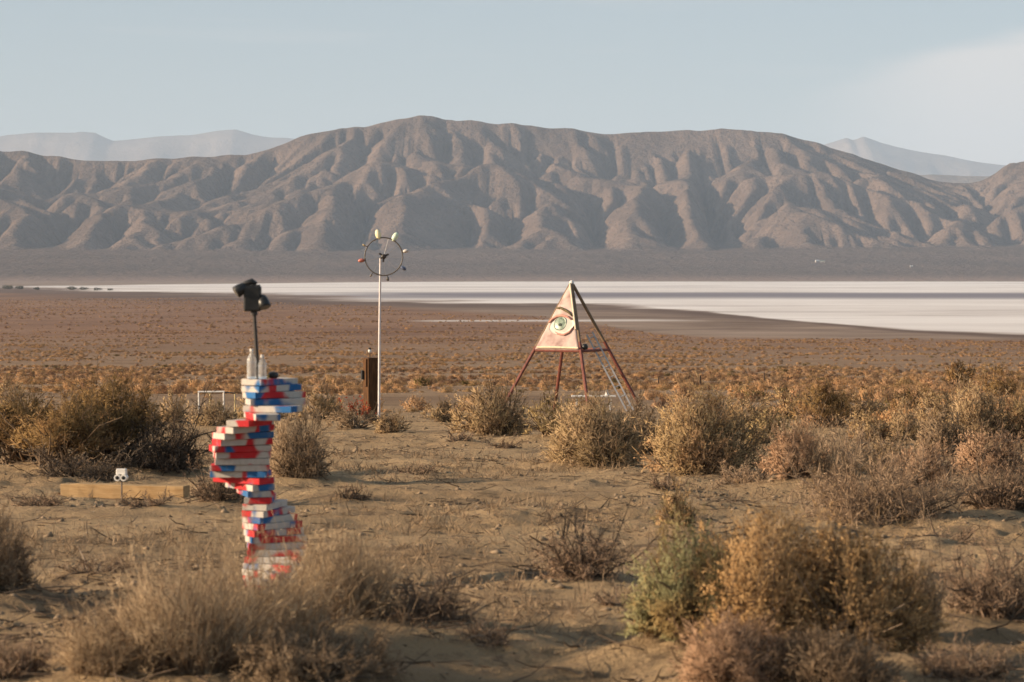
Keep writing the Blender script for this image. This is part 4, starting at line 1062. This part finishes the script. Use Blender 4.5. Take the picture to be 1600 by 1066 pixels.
# ---- pyramid frame with the painted eye
PYX, PYY = at(893, 640)
def pyramid():
    k = PYY / F; z0 = gz(PYX, PYY)
    e = empty('eye_pyramid', (PYX, PYY, z0)); tag(e, 'open pyramid of red steel legs with a painted eye on one upper face', 'pyramid')
    H = at_depth(893, 441, PYY).z - z0; r = 114 * k; th = R(12.3)
    apex = Vector((0, 0, H))
    # feet: left, front, right, rear
    dirs = [Vector((-math.cos(th), math.sin(th), 0)), Vector((math.sin(th), -math.cos(th), 0))]
    dirs = [Vector((-math.cos(th), -math.sin(th) * 0, 0)) for _ in ()] or [Vector((-math.cos(th), -math.sin(th), 0)), Vector((math.sin(th), -math.cos(th), 0)), Vector((math.cos(th), math.sin(th), 0)), Vector((-math.sin(th), math.cos(th), 0))]
    feet = [d * r for d in dirs]
    zr = at_depth(893, 547, PYY).z - z0
    s = (H - zr) / H
    ringp = [apex.lerp(Vector((f.x, f.y, 0)), s) for f in feet]
    legm = [steel_red] * 4
    up_mat = mottled('brown_steel', (0.13, 0.085, 0.05), (0.26, 0.18, 0.11), 8, 0.6, 0.35)
    for i, f in enumerate(feet):
        zg = gz(PYX + f.x, PYY + f.y) - z0
        dn = (f - apex); foot = apex + dn * ((H - zg + 0.12) / H)
        m = apex.lerp(f, 0.46 if i != 0 else 0.5)
        a = MB(); a.tube([apex.lerp(f, 0.012), m], 0.047, 8); leg = a.build('leg', up_mat, e)
        b = MB(); b.tube([m, foot], 0.048, 8); b.build('lower_leg', steel_red, leg)
        # concrete stub at the foot
    for i in range(4):
        a, b = ringp[i], ringp[(i + 1) % 4]; d = (b - a).normalized()
        bar('crossbar', a + d * 0.045, b - d * 0.045, 0.040, steel_red, e)
    c = MB(); c.lathe([(0.035, -0.12), (0.075, -0.05), (0.060, 0.02), (0.018, 0.055)], apex, 12); c.build('apex_cap', white_paint, e, smooth=True)
    # the eye panel between the left and the front leg, gently bellied sheet of painted cloth
    A, B, C = ringp[0], ringp[1], apex
    nrm = (B - A).cross(C - A).normalized()
    if nrm.y > 0: nrm = -nrm
    U = (B - A).normalized(); V = nrm.cross(U); V = V if V.z > 0 else -V
    org = A
    width = (B - A).length; hgt = (C - A).dot(V)
    cu = (C - A).dot(U)
    def P(u, v, off=0.0): return org + U * u + V * v + nrm * off
    NV, NU = 28, 18; vv = []; ff = []
    for side in (0, 1):
        for j in range(NV + 1):
            t = j / NV; v = hgt * t * 0.985 + 0.02; l = cu * t; rr_ = width + (cu - width) * t; l += 0.055 * (1 - t); rr_ -= 0.055 * (1 - t)
            for i in range(NU + 1):
                q = i / NU; u = l + (rr_ - l) * q
                off = 0.050 + 0.035 * math.sin(math.pi * q) * math.sin(math.pi * min(1, t * 1.1)) + 0.010 * math.sin(u * 17 + v * 4) * math.sin(v * 9) - (0.008 if side else 0)
                vv.append(P(u, v, off))
    n1 = (NV + 1) * (NU + 1)
    for j in range(NV):
        for i in range(NU):
            a = j * (NU + 1) + i; ff.append((a, a + 1, a + NU + 2, a + NU + 1)); ff.append((a + n1, a + n1 + NU + 1, a + n1 + NU + 2, a + n1 + 1))
    for i in range(NU): ff.append((i, i + n1, i + 1 + n1, i + 1))
    for j in range(NV):
        a = j * (NU + 1); ff.append((a, a + NU + 1, a + NU + 1 + n1, a + n1)); b = a + NU; ff.append((b, b + n1, b + NU + 1 + n1, b + NU + 1))
    mb = MB(); mb.add(vv, ff)
    skin, t, bs = principled('skin_paint', 0.7, 0.25)
    co = t.node('ShaderNodeTexCoord').outputs['Object']
    n = t.noise(co, 2.2, 4.0, 0.55); n2 = t.noise(co, 7.0, 5.0, 0.6)
    cc = t.ramp(n, [(0.30, (0.27, 0.17, 0.155)), (0.45, (0.42, 0.31, 0.28)), (0.60, (0.50, 0.405, 0.365)), (0.78, (0.55, 0.47, 0.40))])
    cc = t.mix(t.math('MULTIPLY', t.step(n2, 0.55, 0.75), 0.5), cc, (0.55, 0.36, 0.36))
    t.l.new(cc, bs.inputs['Base Color'])
    panel = mb.build('eye_panel', skin, e, smooth=True)
    # eye centre in panel coordinates, from the photo
    def hit(px, py):
        rr2 = ray(px, py); o0 = Vector((0, 0, CZ)) - Vector((PYX, PYY, z0)); tt = (org - o0).dot(nrm) / rr2.dot(nrm); q = o0 + rr2 * tt - org
        return q.dot(U), q.dot(V)
    def disc(name, cx, cy, a, b, off, dome, mat, rot=0.0, parent=panel, N=26, pinch=0.0):
        v = []; f = []; rings = 6
        base_c = P(cx, cy, off - 0.012); 
        for j in range(rings + 1):
            s_ = j / rings
            for i in range(N):
                an = 2 * math.pi * i / N; uu = math.cos(an) * a * s_; w2 = math.sin(an) * b * s_ * (1 - pinch * abs(math.cos(an)) ** 2)
                ur = uu * math.cos(rot) - w2 * math.sin(rot); wr = uu * math.sin(rot) + w2 * math.cos(rot)
                v.append(P(cx + ur, cy + wr, off + dome * (1 - s_ * s_)))
        for j in range(rings):
            for i in range(N): f.append((j * N + i, j * N + (i + 1) % N, (j + 1) * N + (i + 1) % N, (j + 1) * N + i))
        m2 = MB(); m2.add(v, f); 
        st = len(v); v2 = [Vector(p) - nrm * (0.010) for p in v[-N:]]; m2.add(v2, [tuple(range(N))]); 
        m2.f += [(rings * N + i, st + i, st + (i + 1) % N, rings * N + (i + 1) % N) for i in range(N)]
        return m2.build(name, mat, parent, smooth=True)
    ex, ey = hit(880, 511)
    disc('eye_white', ex, ey, 20.5 * k * 1.10, 14.5 * k, 0.100, 0.05, mottled('eye_white_paint', (0.50, 0.47, 0.42), (0.64, 0.60, 0.53), 5), R(10), pinch=0.12)
    ix, iy = hit(879, 508.5)
    iris, t, bs = principled('iris_paint', 0.35, 0.4)
    n = t.noise(t.node('ShaderNodeTexCoord').outputs['Object'], 9.0, 4.0, 0.6)
    t.l.new(t.ramp(n, [(0.3, (0.07, 0.10, 0.08)), (0.5, (0.19, 0.25, 0.19)), (0.7, (0.36, 0.42, 0.34))]), bs.inputs['Base Color'])
    disc('iris', ix, iy, 10.2 * k * 1.08, 11.2 * k, 0.152, 0.03, iris)
    qx, qy = hit(880, 511)
    disc('pupil', qx, qy, 3.0 * k, 2.4 * k, 0.187, 0.008, mottled('pupil_paint', (0.03, 0.05, 0.04), (0.08, 0.10, 0.08), 9))
    # upper lid: a curved roll above the eye, and an eyebrow
    def roll(name, pts, rad, mat, off=0.095):
        m3 = MB(); w3 = [P(*hit(*p), off) for p in pts]; n3 = len(w3)
        m3.tube(w3, [rad * (0.45 + 0.55 * math.sin(math.pi * (i + 0.3) / (n3 - 0.4))) for i in range(n3)], 8); return m3.build(name, mat, panel, smooth=True)
    lid = mottled('lid_paint', (0.40, 0.19, 0.16), (0.55, 0.30, 0.24), 8)
    roll('eyelid', [(860, 506), (866, 500), (873, 496), (881, 495), (889, 497), (896, 502)], 0.045, lid)
    roll('eyelid', [(861, 512), (868, 519), (876, 524), (884, 525), (892, 521), (897, 514)], 0.030, lid)
    roll('eyebrow', [(873, 484), (878, 483), (884, 486), (891, 490), (897, 496)], 0.040, mottled('brow_paint', (0.07, 0.055, 0.03), (0.17, 0.13, 0.06), 12), 0.11)
    edge = mottled('edge_lath', (0.66, 0.52, 0.36), (0.80, 0.68, 0.50), 8)
    a0, b0 = P(0.14, 0.065, 0.085), P(width - 0.06, 0.065, 0.085)
    m4 = MB(); m4.tube([a0, P(width * 0.5, 0.075, 0.085), b0], 0.030, 8); m4.build('panel_hem', edge, panel)
    m5 = MB(); m5.tube([P(cu * 0.30 + width * 0.70 - 0.035, hgt * 0.3, 0.085), P(cu, hgt * 0.97, 0.075)], 0.026, 8); m5.build('panel_edge', edge, panel)
    # dark pot hanging by the front leg
    pb = at_depth(911, 538, PYY - 0.2) - Vector((PYX, PYY, z0)); front = ringp[1]
    l = MB(); l.lathe([(0.03, -0.085), (0.085, -0.06), (0.095, 0.02), (0.06, 0.075), (0.02, 0.085)], front + Vector((0.12, 0.10, 0.125)), 14); l.build('black_lamp', black_plastic, e, smooth=True)
    return ringp, z0, feet
ringp, pz0, feet = pyramid()

def ladder():
    k = PYY / F; b0 = Vector((PYX, PYY, pz0))
    q1, q2 = ringp[1], ringp[2]                       # front-right crossbar carries it
    out = (q2 - q1).cross(Vector((0, 0, 1))).normalized()
    if out.y > 0: out = -out
    top = at_depth(921, 521, PYY) - b0; bot = at_depth(983, 640, PYY) - b0
    # put both ends at the depth where the rails pass just outside the bar
    tbar = (zb := q1.z); f = (top.z - tbar) / (top.z - bot.z); xb = top.x + (bot.x - top.x) * f
    ybar = q1.y + (q2.y - q1.y) * (xb - q1.x) / (q2.x - q1.x)
    slope = 0.35
    ytop = ybar - 0.105 + slope * (top.z - tbar); ybot = ybar - 0.105 - slope * (tbar - bot.z)
    top = Vector((top.x, ytop, top.z)); bot = Vector((bot.x, ybot, 0)); bot.z = gz(PYX + bot.x, PYY + bot.y) - pz0 - 0.03
    e = empty('ladder', b0 + bot); tag(e, 'grey metal ladder leaning on the right crossbar of the pyramid', 'ladder')
    d = top - bot; side = Vector((1, 0, 0)).cross(d).cross(d).normalized(); side = side if side.x > 0 else -side
    hw = 4.6 * k * 1.08
    al = mottled('dull_aluminium', (0.34, 0.33, 0.33), (0.52, 0.50, 0.48), 7, 0.42, 0.5, 0.5)
    for s in (-1, 1):
        m = MB(); m.tube([side * hw * s, d + side * hw * s], 0.030, 4); m.build('rail', al, e)
    n = 8
    for i in range(n):
        c = d * ((i + 0.6) / n); m = MB(); m.tube([c - side * (hw - 0.028), c + side * (hw - 0.028)], 0.019, 8); m.build('rung', al, e)
ladder()
def low_table():
    b0 = Vector((PYX, PYY, pz0)); k = PYY / F
    a = at_depth(893, 619, PYY + 0.5) - b0; b = at_depth(962, 619.5, PYY + 0.5) - b0
    cx = (a.x + b.x) / 2; z = (a.z + b.z) / 2; L = b.x - a.x
    zg = gz(PYX + cx, PYY + 0.55)
    e = empty('white_bench', (PYX + cx, PYY + 0.55, zg)); tag(e, 'low white bench under the pyramid', 'bench')
    hz = z + pz0 - zg
    m = MB(); m.box((0, 0, hz), (L, 0.30, 0.045)); m.build('bench_top', white_paint, e, bevel=0.006)
    for sx in (-1, 1):
        for sy in (-1, 1):
            l = MB(); l.box((sx * L * 0.38, sy * 0.10, (hz - 0.0235) / 2 - 0.03), (0.05, 0.05, hz - 0.024 + 0.06 - 0.002)); l.build('leg', white_paint, e)
    c = empty('white_cone', (PYX + cx + L * 0.30, PYY + 0.55, zg + hz + 0.0235)); tag(c, 'small white cone standing on the white bench', 'cone')
    m = MB(); m.lathe([(0.095, 0.0), (0.095, 0.012), (0.06, 0.03), (0.02, 0.15), (0.012, 0.155)], sides=16); m.build('cone_body', white_paint, c, smooth=False)
    m = MB(); m.lathe([(0.016, 0.1555), (0.018, 0.17), (0.008, 0.182)], sides=10); m.build('cone_tip', white_paint, c, smooth=True)
low_table()

# ---- white pipe frame behind the left bushes
def pipe_frame():
    Y = at(330, 655)[1]; x0 = (310 - 800) / F * Y; x1 = (349 - 800) / F * Y; k = Y / F
    zt = at_depth(330, 613, Y).z
    xm = (x0 + x1) / 2; zg = gz(xm, Y)
    e = empty('pipe_frame', (xm, Y, zg)); tag(e, 'small open frame of white and yellowed pipe behind the sculpture', 'frame')
    h = zt - zg; hw = (x1 - x0) / 2
    yel = mottled('yellowed_pipe', (0.42, 0.32, 0.14), (0.60, 0.50, 0.30), 5, 0.5, 0.3)
    for s, mt in ((-1, white_paint), (1, white_paint)):
        m = MB(); m.tube([(s * hw, 0, -0.1), (s * hw, 0, h)], 0.019, 8); m.build('upright', mt, e)
        m = MB(); m.tube([(s * hw + 0.22, 0.35, -0.1), (s * hw + 0.22, 0.35, h * 0.93)], 0.016, 8); m.build('rear_upright', yel, e)
        m = MB(); m.tube([(s * hw + 0.008, 0.012, h), (s * hw + 0.22, 0.35, h * 0.93)], 0.015, 8); m.build('side_rail', yel if s < 0 else black_iron, e)
    m = MB(); m.tube([(-hw - 0.02, 0, h + 0.008), (hw + 0.02, 0, h + 0.012)], 0.022, 8); m.build('top_rail', white_paint, e)
pipe_frame()

# ---- thin posts of an old fence on the plain
for i, (px, py, hp, label) in enumerate(((1029, 604, 14, 'short dark fence post on the plain right of the pyramid'), (1094, 606, 20, 'taller dark fence post on the plain above the round bush'), (1194, 600, 17, 'reddish fence post on the plain, rightmost of three'))):
    x, y = at(px, py); k = y / F
    e = empty('fence_post', (x, y, gz(x, y)), 0.3 * i); tag(e, label, 'post', 'old fence posts on the plain')
    m = MB(); m.box((0, 0, hp * k / 2 - 0.1), (0.10, 0.09, hp * k + 0.2), taper=0.85); m.build('shaft', mottled('old_post', (0.05, 0.032, 0.022), (0.12, 0.075, 0.05), 9), e, bevel=0.01)
    m = MB(); m.tube([(-0.065, 0, hp * k * 0.8), (0.065, 0, hp * k * 0.8)], 0.008, 6); m.build('staple', black_iron, e)

# ---- far trees by the pan and the ranch buildings across it
def far_tree(px, py, wp, hp, label, seed):
    x, y = at(px, py); k = y / F; wd, ht = wp * k, hp * k
    e = empty('far_tree', (x, y, gz(x, y) - 0.3)); tag(e, label, 'tree', 'dark trees by the edge of the pan')
    rng = np.random.default_rng(seed)
    n = 9; P = bent(rng.normal(size=(n, 3)) * np.array([wd * 0.15, wd * 0.1, 0]), norm(rng.normal(size=(n, 3)) * 0.35 + np.array([0, 0, 1.0])), ht * (0.5 + 0.3 * rng.random(n)), 5, rng, 0.2)
    v, f = tubes(P, ht * 0.03 * np.linspace(1, 0.3, 5)[None] * np.ones((n, 1)), 5); obj('trunk', new_mesh('trunk', v, f, STEM['wood']), e)
    m = 900; d = norm(rng.normal(size=(m, 3))); c = d * np.array([wd * 0.5, wd * 0.4, ht * 0.42]) * (0.55 + 0.5 * rng.random((m, 1))) * (1 + 0.25 * np.sin(d[:, :1] * 5 + seed)) + np.array([0, 0, ht * 0.5])
    c[:, 2] = np.maximum(c[:, 2], 0.1)
    v, f = blades(c, rng.normal(size=(m, 3)), ht * (0.10 + 0.10 * rng.random(m)), ht * (0.03 + 0.03 * rng.random(m)), rng)
    obj('crown', new_mesh('crown', v, f, plant_mat('far_leaf', [(0.1, (0.045, 0.047, 0.024)), (0.9, (0.10, 0.095, 0.05))])), e)
for i, (px, py, wp, hp, lb) in enumerate(((12, 452, 17, 7, 'dark green tree clump by the pan, leftmost at the left edge'), (31, 452, 13, 6, 'dark green tree clump by the pan, second from the left edge'), (58, 453, 10, 5, 'small dark green clump by the pan, third from the left edge'), (112, 453, 18, 6, 'wide dark green clump by the pan, fourth from the left edge'), (130, 453, 16, 5, 'dark green clump by the pan, third from the right of the row'), (152, 454, 14, 5, 'dark green clump by the pan, second from the right of the row'), (172, 454, 9, 4, 'small dark green clump by the pan, right end of the row'))):
    far_tree(px, py, wp, hp, lb, 300 + i)
def ranch(px, py, label, w_, d_, h_, roof, seed):
    ob = bpy.data.objects['mountain_range']
    dg = bpy.context.evaluated_depsgraph_get()
    r = ray(px, py).normalized(); ok, loc, nn, fi = ob.ray_cast(Vector((0, 0, CZ)), r)
    if not ok: return
    e = empty('ranch_building', (loc.x, loc.y, loc.z - 1.0), R(seed)); tag(e, label, 'building', 'ranch buildings below the mountains')
    m = MB(); m.box((0, 0, h_ / 2), (w_, d_, h_)); wl = m.build('wall', mottled('dusty_wall', (0.30, 0.28, 0.26), (0.42, 0.39, 0.36), 0.5), e)
    m = MB(); m.add([(-w_ / 2 - .6, -d_ / 2 - .6, h_ + .02), (w_ / 2 + .6, -d_ / 2 - .6, h_ + .02), (w_ / 2 + .6, d_ / 2 + .6, h_ + .02), (-w_ / 2 - .6, d_ / 2 + .6, h_ + .02), (-w_ / 2 - .6, 0, h_ * 1.6), (w_ / 2 + .6, 0, h_ * 1.6)], [(0, 3, 2, 1), (0, 1, 5, 4), (2, 3, 4, 5), (1, 2, 5), (3, 0, 4)]); m.build('roof', roof, e)
    m = MB(); m.box((w_ * 0.1, -d_ / 2 - 0.06, 1.7), (2.2, 0.1, 3.4)); m.build('door', black_iron, e)
    for sx in (-0.3, 0.35):
        m = MB(); m.box((w_ * sx, -d_ / 2 - 0.06, h_ * 0.55), (2.0, 0.1, 1.6)); m.build('window', black_iron, e)
ranch(1277, 410, 'white ranch building below the mountains, left of two', 14, 9, 6, steel_grey, 20)
ranch(1285, 410, 'green roofed ranch building below the mountains, right of two', 18, 10, 5, mottled('green_roof', (0.10, 0.13, 0.11), (0.16, 0.19, 0.16), 2), -10)
ranch(1424, 418, 'lone little white ranch building below the mountains near the right edge', 9, 7, 5, steel_grey, 5)

# HAZE
def build_haze():
    mb = MB(); mb.box((0, 25000, 1400), (80000, 52000, 3060))
    m = bpy.data.materials.new('desert_air'); m.use_nodes = True
    t = NT(m.node_tree); t.n.clear()
    v = t.node('ShaderNodeVolumePrincipled'); v.inputs['Color'].default_value = (0.60, 0.77, 1.0, 1)
    v.inputs['Density'].default_value = 2.7e-5; v.inputs['Anisotropy'].default_value = 0.0
    o = t.node('ShaderNodeOutputMaterial'); t.l.new(v.outputs[0], o.inputs['Volume'])
    return tag(mb.build('haze', m), kind='stuff')
build_haze()
